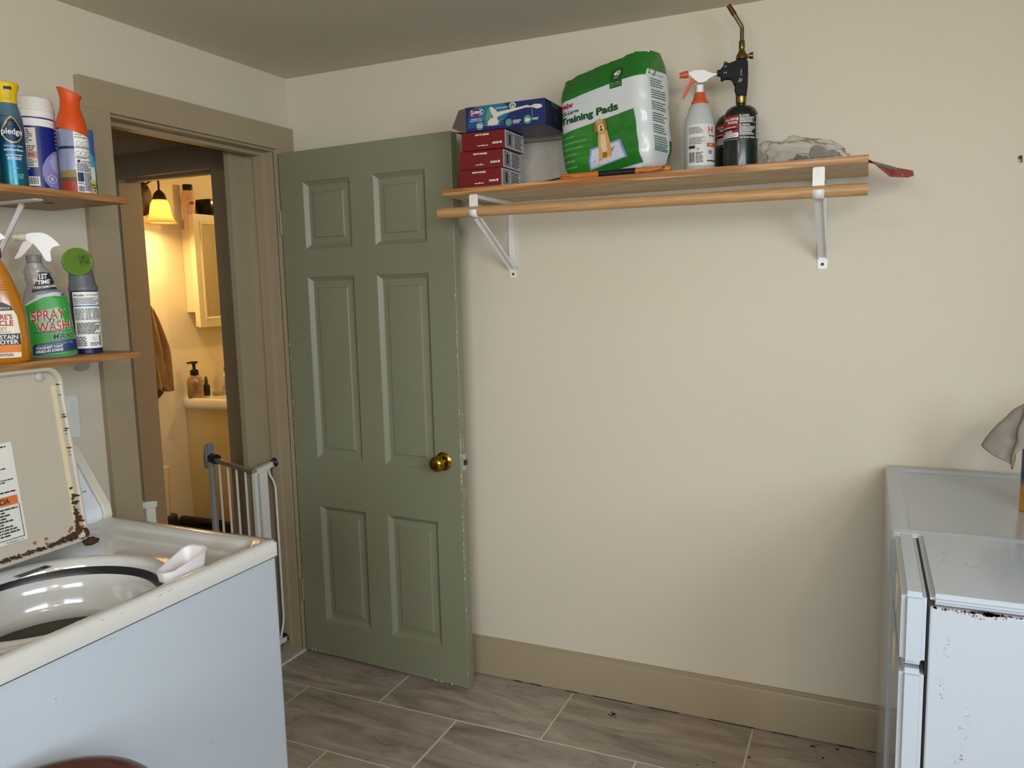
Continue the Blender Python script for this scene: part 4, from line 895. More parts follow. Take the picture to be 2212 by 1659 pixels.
# wooden handled tool
t = thing('scraper_tool', 'slim tool with an orange wooden handle, black grip and thin black blade', 'tool', (1.211, -.277, SZ + .0098))
OW = mat('orange_wood', '#c06a2a', .35, var=.15, scale=30)
hd_ = obj('handle', ring_loft(bmesh.new(), [[(x, r_ * cos(2 * pi * i / 20), r_ * sin(2 * pi * i / 20)) for i in range(20)] for x, r_ in ((0, .005), (.003, .0078), (.010, .0085), (.05, .0092), (.30, .0092), (.318, .0085), (.324, .005))]), OW, t, 45)
obj('grip_sleeve', TB([(.118, 0, 0), (.226, 0, 0)], .0098, 22), M_BLACK, t, 40)
obj('handle_slot', BX(.004, .036, -.0102, -.008, -.0008, .0005), M_INK, hd_, 0)
b = bmesh.new(); ring_loft(b, [[(.01, 0, -.003), (.01, .001, -.003), (.01, .001, .002), (.01, 0, .002)], [(-.055, .01, -.0095), (-.055, .011, -.0095), (-.055, .011, -.004), (-.055, .01, -.004)], [(-.16, .02, -.0065), (-.16, .021, -.0065), (-.16, .021, -.0055), (-.16, .02, -.0055)]]); obj('blade', b, M_BLACK, t, 0)
b = bmesh.new(); tube(b, smooth_path([(.302, -.006, .006), (.310, -.012, .006), (.306, -.016, -.004), (.285, -.012, -.008), (.255, -.0115, -.006), (.235, -.012, -.006)]), .0010, 6); tube(b, smooth_path([(.302, -.006, .006), (.304, -.014, .0), (.280, -.013, -.0055), (.258, -.0125, -.008), (.240, -.013, -.0035)]), .0010, 6); obj('hanging_cord', b, mat('cord_grey', '#5d5148', .8), t)
# dog pad bag
random.seed(11)
t = thing('training_pads_bag', 'big green and white plastic bag of dog training pads', 'bag', (1.360, -.182, SZ + .0135), (0, radians(-4.5), radians(-16)))
BWh = mat('bag_film_white', '#cdd1cf', .28, coat=.3)
b = bmesh.new(); bw, bd_, bh = .152, .078, .312; NX, NZ = 26, 34
n_ = 72
def bagsec(v):
    z = v * bh; k = 1 - .13 * max(0, .14 - v) / .14 - .03 * max(0, v - .88) / .12; ky = 1 - .3 * max(0, .12 - v) / .12 - .42 * max(0, v - .80) / .2
    return sup(0, 0, bw * k, bd_ * ky, z, 6.0, n_)
rings = [bagsec(i / 30) for i in range(31)]
ring_loft(b, rings)
for v in b.verts:
    x, y, z = v.co; nz = noise.noise(Vector((x * 9, y * 9, z * 7))) * .006 + noise.noise(Vector((x * 30 + 5, y * 30, z * 22))) * .0018 + .0013 * sin(90 * (x * .6 + z) + 4 * noise.noise(Vector((x * 12, 0, z * 12))))
    d = Vector((x / bw ** 2, y / bd_ ** 2, 0)); d = d.normalized() if d.length > 0 else d
    v.co += d * nz
    if z > bh * .84: v.co.z += (z / bh - .84) / .16 * (.006 * x / bw * 1 + .004 * max(0, 1 - abs((x - .095) / .05)) - .012 * max(0, -x / bw - .3) + .004 * noise.noise(Vector((x * 40, 3, 0))))
bd = obj('bag', b, BWh, t, 60)
pr = Print(bd, t, eps=.0007); G1 = mat('bag_green', '#1f6d22', .28, coat=.3); G2 = mat('bag_green_dark', '#15501d', .28, coat=.3); G3 = mat('bag_green_mid', '#2a7a24', .3, coat=.3)
T_ = mat('bag_ink_green', '#164a20', .4)
pr.rect(G1, -.16, .16, .245, .36); pr.poly(G1, [(-.16, .232), (-.02, .240), (.16, .262), (.16, .25), (-.16, .25)])
pr.rect(G2, .040, .080, .228, .283); pr.text(M_WHITE, '40', .060, .2685, .021, .0155, bold=.03); pr.text(M_WHITE, 'PADS', .060, .2560, .016, .0045); pr.text(mat('pale_green', '#b5cfae', .5), '30 in. x 36 in.', .060, .2405, .032, .0048); pr.text(mat('pale_green', ''), '(76 cm x 91 cm)', .060, .2335, .034, .0042)
pr.text(mat('bag_red', '#b3182b', .4), 'meijer', -.117, .2165, .052, .0185, bold=.03); pr.text(T_, 'XX-Large', -.108, .1960, .070, .0145, bold=.02); pr.text(T_, 'Training', -.083, .1730, .122, .0265, bold=.04); pr.text(T_, 'Pads', .026, .1765, .074, .0215, bold=.04)
pr.poly(G3, [(-.155, .004), (-.030, .004), (-.032, .148), (-.155, .140)]); pr.poly(G1, [(-.031, .004), (.118, .012), (.112, .158), (-.032, .148)])
pr.text(mat('pale_green', ''), 'Soft quilted design', -.118, .1255, .050, .0052); 
for tx, zc, wd in (('Super-absorbent multi-layer protection', .108, .094), ('Leak-proof core protects floors', .0905, .080), ('Helps neutralize odors', .073, .060), ('Built-in attractant', .0555, .050), ('For dogs and puppies', .038, .054)):
    pr.text(mat('pale_green', ''), tx, -.145 + wd / 2, zc, wd, .0056)
    pr.rect(G2, -.150, -.036, zc + .0082, zc + .0088)
# pad and dog picture
pr.poly(mat('pad_blue', '#7d8fbd', .4), [(-.055, .020), (.080, .034), (.062, .086), (-.040, .078)]); pr.poly(mat('pad_white', '#c4c8d2', .4), [(-.048, .024), (.072, .036), (.056, .081), (-.035, .073)])
D1 = mat('dog_tan', '#c79a5d', .5); D2 = mat('dog_cream', '#dcc398', .5); D3 = mat('dog_shade', '#8f6434', .5)
pr.poly(D3, [(.028, .062), (.036, .068), (.041, .070), (.034, .058), (.028, .052)]); 
pr.poly(D1, [(-.014, .050), (-.012, .100), (-.010, .118), (.004, .124), (.020, .120), (.026, .098), (.030, .060), (.032, .048), (.024, .042), (-.008, .042)])
pr.poly(D3, [(-.004, .045), (.016, .045), (.012, .062), (.000, .062)]); pr.poly(D2, [(-.006, .060), (.016, .060), (.014, .110), (-.002, .110)])
pr.poly(D1, [(-.012, .034), (-.001, .034), (-.001, .070), (-.012, .074)]); pr.poly(D1, [(.014, .038), (.026, .038), (.026, .074), (.016, .072)]); pr.ell(D2, -.006, .034, .007, .006); pr.ell(D2, .020, .038, .007, .006)
pr.ell(D1, .002, .134, .0165, .020); pr.poly(D3, [(-.018, .145), (-.012, .152), (-.009, .130), (-.014, .118), (-.021, .124)]); pr.poly(D3, [(.013, .152), (.021, .147), (.023, .128), (.017, .119), (.013, .130)])
pr.ell(D2, .003, .128, .0095, .011); pr.ell(M_INK, .003, .1320, .0034, .0027); pr.ell(M_INK, -.0045, .1395, .0015, .0017); pr.ell(M_INK, .0095, .1405, .0015, .0017); pr.ell(mat('mouth_red', '#7a3030', .5), .003, .1235, .0048, .0042)
pr.build()
pr = Print(bd, t, origin=(1, 0, 0), right=(0, 1, 0), upv=(0, 0, 1), dirn=(-1, 0, 0), eps=.0007); pr.rect(G1, -.08, .08, .262, .36); pr.rect(G1, .040, .085, .02, .075)
pr.text(T_, 'For effective training:', -.012, .250, .075, .0042)
zc = .240
for k in range(6): pr.micro(T_, -.045, .028, zc - .026, zc, 4, fill=.36); zc -= .0315
pr.micro(T_, -.045, .035, .040, .056, 4); pr.build()
cb = bmesh.new(); random.seed(6)
x = -.147
while x < -.075:
    w = random.uniform(.006, .013); hgt = random.uniform(.003, .010); ring_loft(cb, [[(x, -.012, .283), (x + w, -.014, .286), (x + w, .012, .285), (x, .010, .283)], [(x + w * .2, -.008, .287 + hgt + (x + .147) * .1), (x + w * .8, -.008, .288 + hgt), (x + w * .8, .006, .289 + hgt), (x + w * .3, .006, .288 + hgt)]]); x += w * .8
o = obj('torn_edge', cb, G1, t, 0); o['kind'] = 'stuff'
# orange and clear sprayer
t = thing('trigger_spray_bottle', 'clear spray bottle with an orange collar and orange trigger', 'spray bottle', (1.592, -.165, SZ), (0, 0, radians(11)))
CL = mat('cloudy_plastic', '#cdd0c9', .3, trans=.3, var=.02, ior=1.2)
bd = obj('bottle', lathe([(.038, 0), (.0425, .004), (.0425, .135), (.0405, .150), (.034, .170), (.0285, .187), (.0225, .196)], 48), CL, t, 50)
OO = mat('sprayer_orange', '#c1532a', .42)
obj('collar', lathe([(.0235, .188), (.0242, .190), (.0235, .200), (.0185, .208), (.0155, .218), (.0150, .226)], 32), OO, t, 50)
obj('neck', lathe([(.0105, .224), (.0105, .247)], 24), M_WP, t)
trigger_head(t, .226, .92, M_WP, OO, OO, style=1)
obj('pivot_pin', TB([(-.014, -.0085, .281), (-.014, .0085, .281)], .0028, 12), M_WP, t)
pr = Print(bd, t); LC = mat('label_offwhite', '#cfccc4', .5); pr.rect(LC, -.031, .0415, .022, .134); pr.micro(M_INK, -.029, .012, .108, .127, 6); pr.micro(M_INK, -.027, .014, .080, .098, 6)
for q in (.0795, .0985): pr.rect(M_INK, -.028, .016, q, q + .0004)
for q in (-.028, .0155): pr.rect(M_INK, q, q + .0004, .0795, .0985)
pr.text(mat('sprayer_orange', ''), 'H', .029, .118, .011, .018, bold=.02); pr.text(M_INK, 'Spray', .032, .102, .014, .006, bold=.02); pr.rect(mat('sprayer_orange', ''), .020, .041, .072, .082); pr.text(M_WHITE, 'M', .030, .077, .006, .005); pr.rect(M_INK, -.028, -.012, .068, .076)
pr.bars(M_INK, -.027, -.013, .030, .058, 12); pr.text(M_INK, '♻', -.004, .066, .005, .005); pr.ringp(M_INK, -.004, .066, .003, .0006); pr.micro(M_INK, -.010, .010, .028, .058, 8); pr.micro(M_INK, .024, .032, .052, .062, 3); pr.rect(M_INK, .020, .041, .032, .035); pr.build()
# gas cylinders and torch
def cylinder(label, loc, rz):
    t = thing('gas_cylinder', label, 'gas cylinder', loc, (0, 0, radians(rz)))
    bd = obj('cylinder_body', lathe([(.045, 0), (.0475, .002), (.0475, .006), (.0462, .009), (.0465, .012), (.0468, .145), (.045, .158), (.039, .170), (.028, .178), (.013, .181), (.013, .186)], 56), mat('cylinder_green', '#0d1a17', .3, coat=.3), t, 45)
    pr = Print(bd, t); pr.rect(M_BLACK, -.046, .046, .080, .155); pr.rect(mat('label_red2', '#8f1c22', .45), -.046, -.007, .114, .149); pr.text(M_WHITE, 'ALL-PURPOSE', -.024, .139, .034, .0065, bold=.02); pr.text(M_WHITE, 'PROPANE', -.022, .130, .024, .0065, bold=.02); pr.micro(M_WHITE, -.044, -.008, .1155, .1195, 1)
    pr.rect(mat('label_red2', ''), -.046, -.007, .102, .110); pr.text(M_WHITE, 'DANGER', -.032, .106, .018, .0048, bold=.03); pr.rect(M_WHITE, -.046, -.007, .090, .102); pr.micro(M_INK, -.045, -.009, .091, .101, 4); pr.text(M_WHITE, 'NET WT. 16 OZ / 453.6 g', -.026, .0845, .034, .0035)
    pr.poly(mat('diamond_cream', '#d6cfb8', .5), [(-.005, .1465), (-.002, .1435), (.001, .1465), (-.002, .1495)]); pr.text(M_WHITE, 'DANGER', .012, .1465, .018, .004, bold=.03); pr.micro(M_WHITE, -.004, .036, .127, .143, 6); pr.poly(mat('diamond_cream', ''), [(-.005, .1215), (-.002, .1185), (.001, .1215), (-.002, .1245)]); pr.text(M_WHITE, 'WARNING', .013, .1215, .020, .004, bold=.03); pr.micro(M_WHITE, -.004, .036, .094, .118, 9); pr.text(M_WHITE, 'DOT-39 NRC 1M1002', .016, .0875, .038, .004, bold=.02); pr.micro(M_WHITE, .038, .0445, .086, .150, 20); pr.build()
    return t
cylinder('dark green propane cylinder that the blowtorch is screwed onto', (1.7035, -.150, SZ), 9)
cylinder('second dark gas cylinder, mostly hidden behind the one with the torch', (1.664, -.050, SZ), 9)
t = thing('blowtorch', 'black-handled brass blowtorch screwed on the propane cylinder', 'torch', (1.7035, -.150, SZ + .1868), (0, 0, radians(9)))
obj('cylinder_coupling', lathe([(.010, .000), (.0135, .001), (.0135, .003), (.0145, .005), (.0145, .019), (.0135, .020)], 32), M_OBRASS, t)
hp = [(-.0135, .019), (.0145, .019), (.0170, .045), (.0180, .075), (.0170, .110), (.0130, .118), (-.012, .118), (-.020, .110), (-.030, .107), (-.036, .112), (-.046, .112), (-.050, .103), (-.050, .096), (-.062, .095), (-.062, .080), (-.050, .078), (-.056, .068), (-.052, .065), (-.036, .074), (-.024, .070), (-.019, .060), (-.018, .050), (-.0150, .040), (-.0165, .034), (-.0145, .026)]
hnd = obj('grip', extr(hp, -.0115, .0115, .004, 'y'), mat('torch_black', '#0b0b0c', .55, spec=.25), t, 45)
obj('ignition_button', BX(-.066, -.050, -.007, .007, .080, .095), M_BLACK, t, 0, bevel=.0015); obj('lock_pin', TB([(-.043, 0, .111), (-.043, 0, .117)], .0042, 14), M_OBRASS, t)
pr = Print(hnd, t); pr.text(mat('print_grey', '#a9a9a6', .5), 'ON', -.043, .1015, .008, .0042); pr.text(mat('print_grey', ''), 'OFF', -.043, .0845, .010, .0045); pr.text(mat('print_grey', ''), 'YD', -.003, .060, .012, .009, rot=62, bold=.02); pr.text(mat('print_grey', ''), 'eoato', -.001, .082, .018, .004, rot=88); pr.build()
obj('valve_body', lathe([(.012, .117), (.0155, .119), (.0155, .129), (.013, .132), (.0085, .142), (.0075, .145), (.0082, .148), (.0082, .166), (.0068, .169)], 32, .0005, 0), M_OBRASS, t, 40)
for a_ in range(5): obj('air_hole', TB([(.0005 + .0078 * cos(a_ * 1.257 - 1.2), .0078 * sin(a_ * 1.257 - 1.2), .152), (.0005 + .0088 * cos(a_ * 1.257 - 1.2), .0088 * sin(a_ * 1.257 - 1.2), .152)], .0017, 8), M_INK, t)
b = bmesh.new(); ring_loft(b, [[(x, r_ * cos(2 * pi * i / 20) * (1 + .06 * (i % 2)), .1265 + r_ * sin(2 * pi * i / 20) * (1 + .06 * (i % 2))) for i in range(20)] for x, r_ in ((.014, .004), (.018, .004), (.0185, .0065), (.022, .0065), (.0225, .008), (.030, .009), (.031, .008))]); obj('flame_valve_knob', b, M_OBRASS, t, 40)
obj('burn_tube', TB(smooth_path([(.0005, 0, .166), (.0005, 0, .190), (0, 0, .203), (-.008, -.001, .219), (-.022, -.002, .242)], 6), .0056, 18), mat('heat_blued_steel', '#8d7f68', .25, 1, var=.3, scale=40), t, 60)
obj('burner_tip', TB([(-.020, -.002, .2385), (-.036, -.003, .2645)], .0072, 20, .0062), mat('burnt_brass', '#6f5428', .35, 1, var=.3, scale=60), t, 50)
# clear bag with hardware
t = thing('plastic_bag', 'crumpled clear plastic bag of dark hardware near the shelf end', 'bag', (1.885, -.165, SZ))
b = bmesh.new(); bmesh.ops.create_icosphere(b, subdivisions=5, radius=1)
for v in b.verts:
    x, y, z = v.co; q = v.co.copy()
    s = 1 + .20 * noise.noise(q * 1.7 + Vector((3, 1, 0))) + .22 * abs(noise.noise(q * 2.6)) + .03 * abs(noise.noise(q * 9))
    zz_ = max(z, -.55) + .55
    v.co = Vector((x * s * .108 - .012, y * s * .065, zz_ * s * .036 * (1.25 - .45 * x)))
bag_m = bpy.data.materials.new('clear_film'); bag_m.use_nodes = True; nt = bag_m.node_tree
for n_i in list(nt.nodes):
    if n_i.type != 'OUTPUT_MATERIAL': nt.nodes.remove(n_i)
gl = nt.nodes.new('ShaderNodeBsdfGlossy'); gl.inputs['Roughness'].default_value = .12; tr = nt.nodes.new('ShaderNodeBsdfTransparent'); tr.inputs[0].default_value = (.93, .92, .9, 1); df = nt.nodes.new('ShaderNodeBsdfDiffuse'); df.inputs[0].default_value = lin('#e2dfd7')
nz = nt.nodes.new('ShaderNodeTexNoise'); nz.inputs['Scale'].default_value = 14; tc = nt.nodes.new('ShaderNodeTexCoord'); nt.links.new(tc.outputs['Object'], nz.inputs['Vector'])
mr = nt.nodes.new('ShaderNodeMapRange'); mr.inputs[3].default_value = .05; mr.inputs[4].default_value = .36; nt.links.new(nz.outputs[0], mr.inputs[0])
m1 = nt.nodes.new('ShaderNodeMixShader'); nt.links.new(mr.outputs[0], m1.inputs[0]); nt.links.new(tr.outputs[0], m1.inputs[1]); nt.links.new(df.outputs[0], m1.inputs[2])
fr = nt.nodes.new('ShaderNodeLayerWeight'); fr.inputs[0].default_value = .10; m2 = nt.nodes.new('ShaderNodeMixShader'); nt.links.new(fr.outputs['Fresnel'], m2.inputs[0]); nt.links.new(m1.outputs[0], m2.inputs[1]); nt.links.new(gl.outputs[0], m2.inputs[2]); nt.links.new(m2.outputs[0], nt.nodes['Material Output'].inputs[0])
obj('film', b, bag_m, t, 20)
DM = mat('dark_metal', '#3b3735', .3, .8); 
h = thing('metal_fitting', 'round dark metal dome fitting inside the clear plastic bag', 'hardware', (1.908, -.172, SZ + .026), (radians(20), radians(62), radians(-35)))
obj('dome', lathe([(.0, -.014), (.010, -.013), (.020, -.007), (.0245, .0), (.0245, .006)], 28), DM, h, 50); obj('rim', lathe([(.0245, .004), (.0265, .005), (.0265, .009), (.024, .010), (.012, .014), (.0, .015)], 28), mat('grey_metal', '#6d6763', .3, .7), h, 40)
h = thing('black_fitting', 'black wedge-shaped fitting at the shelf-end side of the clear plastic bag', 'hardware', (1.955, -.160, SZ + .0015))
obj('wedge', extr([(-.030, 0), (.034, 0), (.028, .006), (-.008, .036), (-.020, .034), (-.032, .024)], -.016, .016, .003, 'y'), mat('fitting_black', '#22211f', .3), h, 35); obj('blue_corner', extr([(.026, .0), (.042, .0), (.036, .007), (.028, .006)], -.014, .014, .001, 'y'), mat('corner_blue', '#26345e', .4), h, 0)
h = thing('black_fitting', 'black crumpled fitting in the middle of the clear plastic bag', 'hardware', (1.862, -.165, SZ + .0015))
b = bmesh.new(); bmesh.ops.create_icosphere(b, subdivisions=3, radius=1)
for v in b.verts: s = 1 + .45 * noise.noise(v.co * 2.2); v.co = Vector((v.co.x * .030 * s, v.co.y * .018 * s, (max(v.co.z, -.7) + .7) * .016 * s))
obj('bundle', b, mat('fitting_black', ''), h, 20)
# red card sticking out past the shelf end
t = thing('hang_tag_card', 'torn red packaging card poking out past the shelf end', 'card', (2.00, -.16, SZ + .0012))
RC = mat('card_red', '#9c2c33', .5, var=.15, scale=30)
b = bmesh.new(); ring_loft(b, [[(x, y0_, z), (x, y1_, z)] for x, y0_, y1_, z in ((-.055, -.03, .035, .0005), (.0, -.035, .04, .0008), (.035, -.045, .042, .001), (.060, -.050, .040, -.006), (.085, -.050, .035, -.014), (.125, -.040, .028, -.022), (.140, -.020, .022, -.025))], closed=False)
for v in b.verts: v.co.z += (v.co.y - .035) * .42 * min(1, max(0, (v.co.x - .03) / .05))
o = obj('card', b, RC, t, 0, solid=.0006)
b = bmesh.new(); ring_loft(b, [[(x, y0_, z), (x, y1_, z)] for x, y0_, y1_, z in ((.025, -.020, .020, .0030), (.050, -.022, .022, .0032), (.075, -.014, .02, -.004), (.100, -.012, .015, -.012))], closed=False)
for v in b.verts: v.co.z += (v.co.y - .035) * .42 * min(1, max(0, (v.co.x + .0) / .07)) + .002
obj('blister_film', b, bag_m, t, 0, solid=.0005)
b = bmesh.new()
for k in range(4): ring_loft(b, [[(.080 + k * .010, -.040, -.0135 - k * .0018), (.085 + k * .010, -.040, -.0140 - k * .0018), (.085 + k * .010, -.012, -.0140 - k * .0018), (.080 + k * .010, -.012, -.0135 - k * .0018)], [(.080 + k * .010, -.040, -.0148 - k * .0018), (.085 + k * .010, -.040, -.0153 - k * .0018), (.085 + k * .010, -.012, -.0153 - k * .0018), (.080 + k * .010, -.012, -.0148 - k * .0018)]])
for v in b.verts: v.co.z += (v.co.y - .035) * .42
o = obj('fine_print', b, mat('card_pink', '#c9787a', .5), t, 0); o['kind'] = 'stuff'

# ================================================================ THINGS ON THE WHITE APPLIANCE
dust_can('blue and amber aerosol can with a grey rag over its top', (2.402, -.405, .8932), (0, 0, radians(-12)), orange=True)
t = tag(obj('rag', bmesh.new(), M_WP), '', 'cloth'); bpy.data.objects.remove(t)
b = bmesh.new(); NR_, NT = 34, 96; random.seed(12); top = Vector((2.402, -.405, .8932 + .2475)); rings = []
for i in range(NR_ + 1):
    ring = []
    for k in range(NT):
        th = 2 * pi * k / NT; sq = 1 / max(abs(cos(th * 1 + .5)), abs(sin(th + .5))); rmax = .108 * sq
        lobe = max(0, cos(th - radians(162))) ** 8; lob2 = max(0, cos(th - radians(212))) ** 10; rmax *= 1 + .42 * lobe + .12 * lob2
        rho = .002 + (rmax - .002) * i / NR_; c0 = .024
        if rho < c0: r_, z = rho, .0018 * (1 - rho / c0)
        else:
            s = rho - c0; spread = .22 + .10 * sin(5 * th + 1.5) + .08 * sin(9 * th) + .50 * lobe - .12 * lob2; spread = min(.85, max(.08, spread)) * (1 - .15 * s / .1)
            r_ = c0 + .006 * (1 - math.exp(-s * 60)) + s * spread; z = -s * sqrt(max(0, 1 - spread * spread)) * (1 - .25 * math.exp(-s * 40))
        p = Vector((r_ * cos(th), r_ * sin(th), z)); p += Vector((1, 1, 1)) * .003 * noise.noise(p * 40) * min(1, max(0, (rho - .03) * 30)) + Vector((cos(th), sin(th), 0)) * .004 * noise.noise(Vector((th * 3, rho * 30, 0))) * min(1, max(0, (rho - .035) * 30))
        ring.append(p)
    rings.append(ring)
ring_loft(b, rings, cap1=False)
o = obj('rag', b, mat('rag_cloth', '#8f857a', .95, var=.18, scale=30, bump=.6, bscale=700), None, 60, solid=.0035); o.location = top; tag(o, 'grey cloth rag draped over the top of the blue spray can', 'cloth')

# ================================================================ STOOL
t = thing('bar_stool', 'dark glossy wooden stool with a round seat in front of the washer', 'stool', (1.052, -1.860, 0)); t.scale = (1.04, 1.04, 1.064)
SW = mat('stool_wood', '#3a1a10', .3, var=.2, scale=20, coat=.5)
obj('seat', lathe([(.07, .655), (.116, .660), (.132, .670), (.136, .683), (.134, .694), (.127, .7005), (.118, .7015), (.111, .6985), (.103, .692), (.08, .686), (.0, .684)], 72), SW, t, 40)
for k in range(4):
    a = pi / 4 + k * pi / 2; obj('leg', TB([(.085 * cos(a), .085 * sin(a), .66), (.145 * cos(a), .145 * sin(a), 0)], .013, 16, .015), SW, t)
for k in range(4):
    a, c_ = pi / 4 + k * pi / 2, pi / 4 + (k + 1) * pi / 2; z = .22 + .06 * (k % 2); r_ = .145 - .06 * z / .66
    obj('rung', TB([(r_ * cos(a), r_ * sin(a), z), (r_ * cos(c_), r_ * sin(c_), z)], .009, 12), SW, t)

# ================================================================ BABY GATE
t = thing('baby_gate', 'white metal pressure-mounted baby gate standing open in the doorway', 'gate', (-.07, -.45, 0))
def g(x, y, z): return (x + .07, y + .45, z)
GW = mat('gate_white', '#d9d7cf', .3, coat=.3); GT = mat('gate_tip_grey', '#b9b6ad', .35)
def bar(n, p0, p1, w, m=GW, d=None): 
    p0, p1 = Vector(g(*p0)), Vector(g(*p1)); dd = (p1 - p0).normalized(); a = Vector((0, 0, 1)) if abs(dd.z) < .9 else Vector((0, 1, 0)); u_ = dd.cross(a).normalized(); v_ = dd.cross(u_); d = d or w
    return obj(n, ring_loft(bmesh.new(), [[p + u_ * sx * w + v_ * sy * d for sx, sy in ((-1, -1), (1, -1), (1, 1), (-1, 1))] for p in (p0, p1)]), m, t, 0, bevel=.0015)
bar('frame_post', (-.07, -.183, .05), (-.07, -.183, .755), .008, d=.018)
bar('frame_post', (-.07, -.712, .05), (-.07, -.712, .755), .008, d=.018)
bar('frame_cap', (-.07, -.215, .756), (-.07, -.150, .764), .012, d=.010); bar('frame_cap', (-.07, -.735, .764), (-.07, -.690, .756), .012, d=.010)
bar('top_stub', (-.07, -.160, .763), (-.07, -.122, .768), .008, d=.010); bar('top_stub', (-.07, -.785, .766), (-.07, -.725, .762), .008, d=.010)
bar('bottom_rail', (-.07, -.785, .045), (-.07, -.118, .045), .013, d=.009)
for (ya, yb, z) in ((-.132, -.1135, .770), (-.132, -.1135, .047), (-.775, -.7935, .768), (-.775, -.7935, .047)):
    s = 1 if yb > ya else -1
    obj('screw_collar', ring_loft(bmesh.new(), [[g(-.07 + r_ * cos(2 * pi * i / 6), y, z + r_ * sin(2 * pi * i / 6)) for i in range(6)] for y, r_ in ((ya, .012), (ya + s * .010, .014), (ya + s * .013, .008))]), M_GREY, t, 20)
    obj('wall_pad', ring_loft(bmesh.new(), [[g(-.07 + r_ * cos(2 * pi * i / 24), y, z + r_ * sin(2 * pi * i / 24)) for i in range(24)] for y, r_ in ((yb - s * .010, .006), (yb - s * .004, .014), (yb, .018))]), M_BLACK, t, 30)
obj('side_rod', TB(smooth_path([g(-.07, -.150, .758), g(-.07, -.145, .73), g(-.07, -.122, .685), g(-.07, -.117, .62), g(-.07, -.117, .2), g(-.07, -.119, .12), g(-.07, -.138, .06), g(-.07, -.138, .045)], 6), .0045, 12), GW, t, 60)
# swinging leaf, opened away into the passage
Hn = Vector((-.075, -.222, 0)); dr_ = Vector((-.375, .140, 0)).normalized(); Lf = .375
def lp(s, z): q = Hn + dr_ * s; return (q.x, q.y, z)
bar('leaf_stile', lp(.0, .09), lp(.0, .752), .0085, d=.0085)
bar('leaf_stile', lp(Lf, .09), lp(Lf, .745), .010, m=mat('stile_grey', '#a19e97', .35), d=.010)
bar('leaf_top_rail', lp(-.004, .757), lp(Lf + .004, .757), .011, d=.0085, m=mat('rail_glossy', '#8e887c', .2, .3)); bar('leaf_bottom_rail', lp(0, .09), lp(Lf, .09), .010, d=.008)
for k in range(1, 5): obj('leaf_bar', TB([g(*lp(Lf * k / 5, .09)), g(*lp(Lf * k / 5, .752))], .0052, 12), GW, t, 60)
q = lp(Lf - .03, .765); obj('latch_collar', TB([g(*lp(Lf - .055, .760)), g(*lp(Lf - .012, .760))], .020, 20), M_BLACK, t, 40)
hq = Vector(g(*lp(Lf + .012, .757)))
o = obj('latch_handle', extr([(-.020, -.045), (.012, -.020), (.014, .020), (.024, .062), (.012, .064), (-.010, .050), (-.024, .020), (-.030, -.02), (-.027, -.045)], -.014, .014, .004, 'y', 2), mat('latch_silver', '#a0a2a6', .3, .3), t, 40); o.location = hq; o.rotation_euler = (0, 0, math.atan2(-dr_.y, -dr_.x))
o = obj('latch_window', BX(-.014, .010, -.0155, -.0135, -.012, .055), mat('latch_pale', '#b9bcc4', .25), t, 0, bevel=.002); o.location = hq + Vector((0, 0, 0)); o.rotation_euler = (0, 0, math.atan2(-dr_.y, -dr_.x))

# ================================================================ BATHROOM
XW = -1.25
M_CREAM = mat('cream_paint', '#e4d9b8', .35, var=.03)
t = thing('wall_sconce', 'two-arm bronze wall lamp with frosted bell glass shades, lit', 'lamp', (XW, .245, 1.93))
BZ = mat('bronze', '#3a2a1e', .4, .6, var=.2)
obj('back_plate', ring_loft(bmesh.new(), [[(x, .145 + r_ * .62 * cos(2 * pi * i / 40), -.018 + r_ * sin(2 * pi * i / 40)) for i in range(40)] for x, r_ in ((.0005, .085), (.006, .085), (.010, .078), (.013, .078), (.018, .066), (.022, .060), (.024, .02))]), BZ, t, 35)
sh_m = bpy.data.materials.new('frosted_glass'); sh_m.use_nodes = True; nt = sh_m.node_tree; bs = nt.nodes['Principled BSDF']; bs.inputs['Base Color'].default_value = lin('#f5e3b0'); bs.inputs['Roughness'].default_value = .5
trn = nt.nodes.new('ShaderNodeBsdfTranslucent'); trn.inputs[0].default_value = lin('#fbe6b5'); mx = nt.nodes.new('ShaderNodeMixShader'); mx.inputs[0].default_value = .62
nzz = nt.nodes.new('ShaderNodeTexNoise'); nzz.inputs['Scale'].default_value = 25; bpn = nt.nodes.new('ShaderNodeBump'); bpn.inputs['Strength'].default_value = .15; nt.links.new(nzz.outputs[0], bpn.inputs['Height']); nt.links.new(bpn.outputs[0], bs.inputs['Normal'])
nt.links.new(bs.outputs[0], mx.inputs[1]); nt.links.new(trn.outputs[0], mx.inputs[2]); nt.links.new(mx.outputs[0], nt.nodes['Material Output'].inputs[0])
for dy in (-.115, .115):
    obj('arm', TB(smooth_path([(.015, .13, -.01), (.06, dy * .9, .03), (.13, dy, .065), (.15, dy, .050), (.15, dy, .0)], 6), .005, 12), BZ, t, 60)
    obj('shade_cap', lathe([(.006, .010), (.014, .004), (.026, -.010), (.031, -.028), (.033, -.036), (.031, -.040)], 32, .15, dy), BZ, t, 40)
    sh = obj('shade', ring_loft(bmesh.new(), [[(.15 + r_ * cos(2 * pi * i / 48), dy + r_ * sin(2 * pi * i / 48), z) for i in range(48)] for r_, z in ((.032, -.038), (.040, -.055), (.046, -.080), (.050, -.110), (.056, -.128), (.066, -.142), (.075, -.148))], cap0=False, cap1=False), sh_m, t, 60, solid=.003)
    obj('bulb', lathe([(.010, -.045), (.014, -.06), (.024, -.085), (.026, -.1), (.020, -.118), (.008, -.126)], 24, .15, dy), mat('bulb_glow', '#fff3d0', .5, emit='#ffdc93', estr=7), sh, 60)
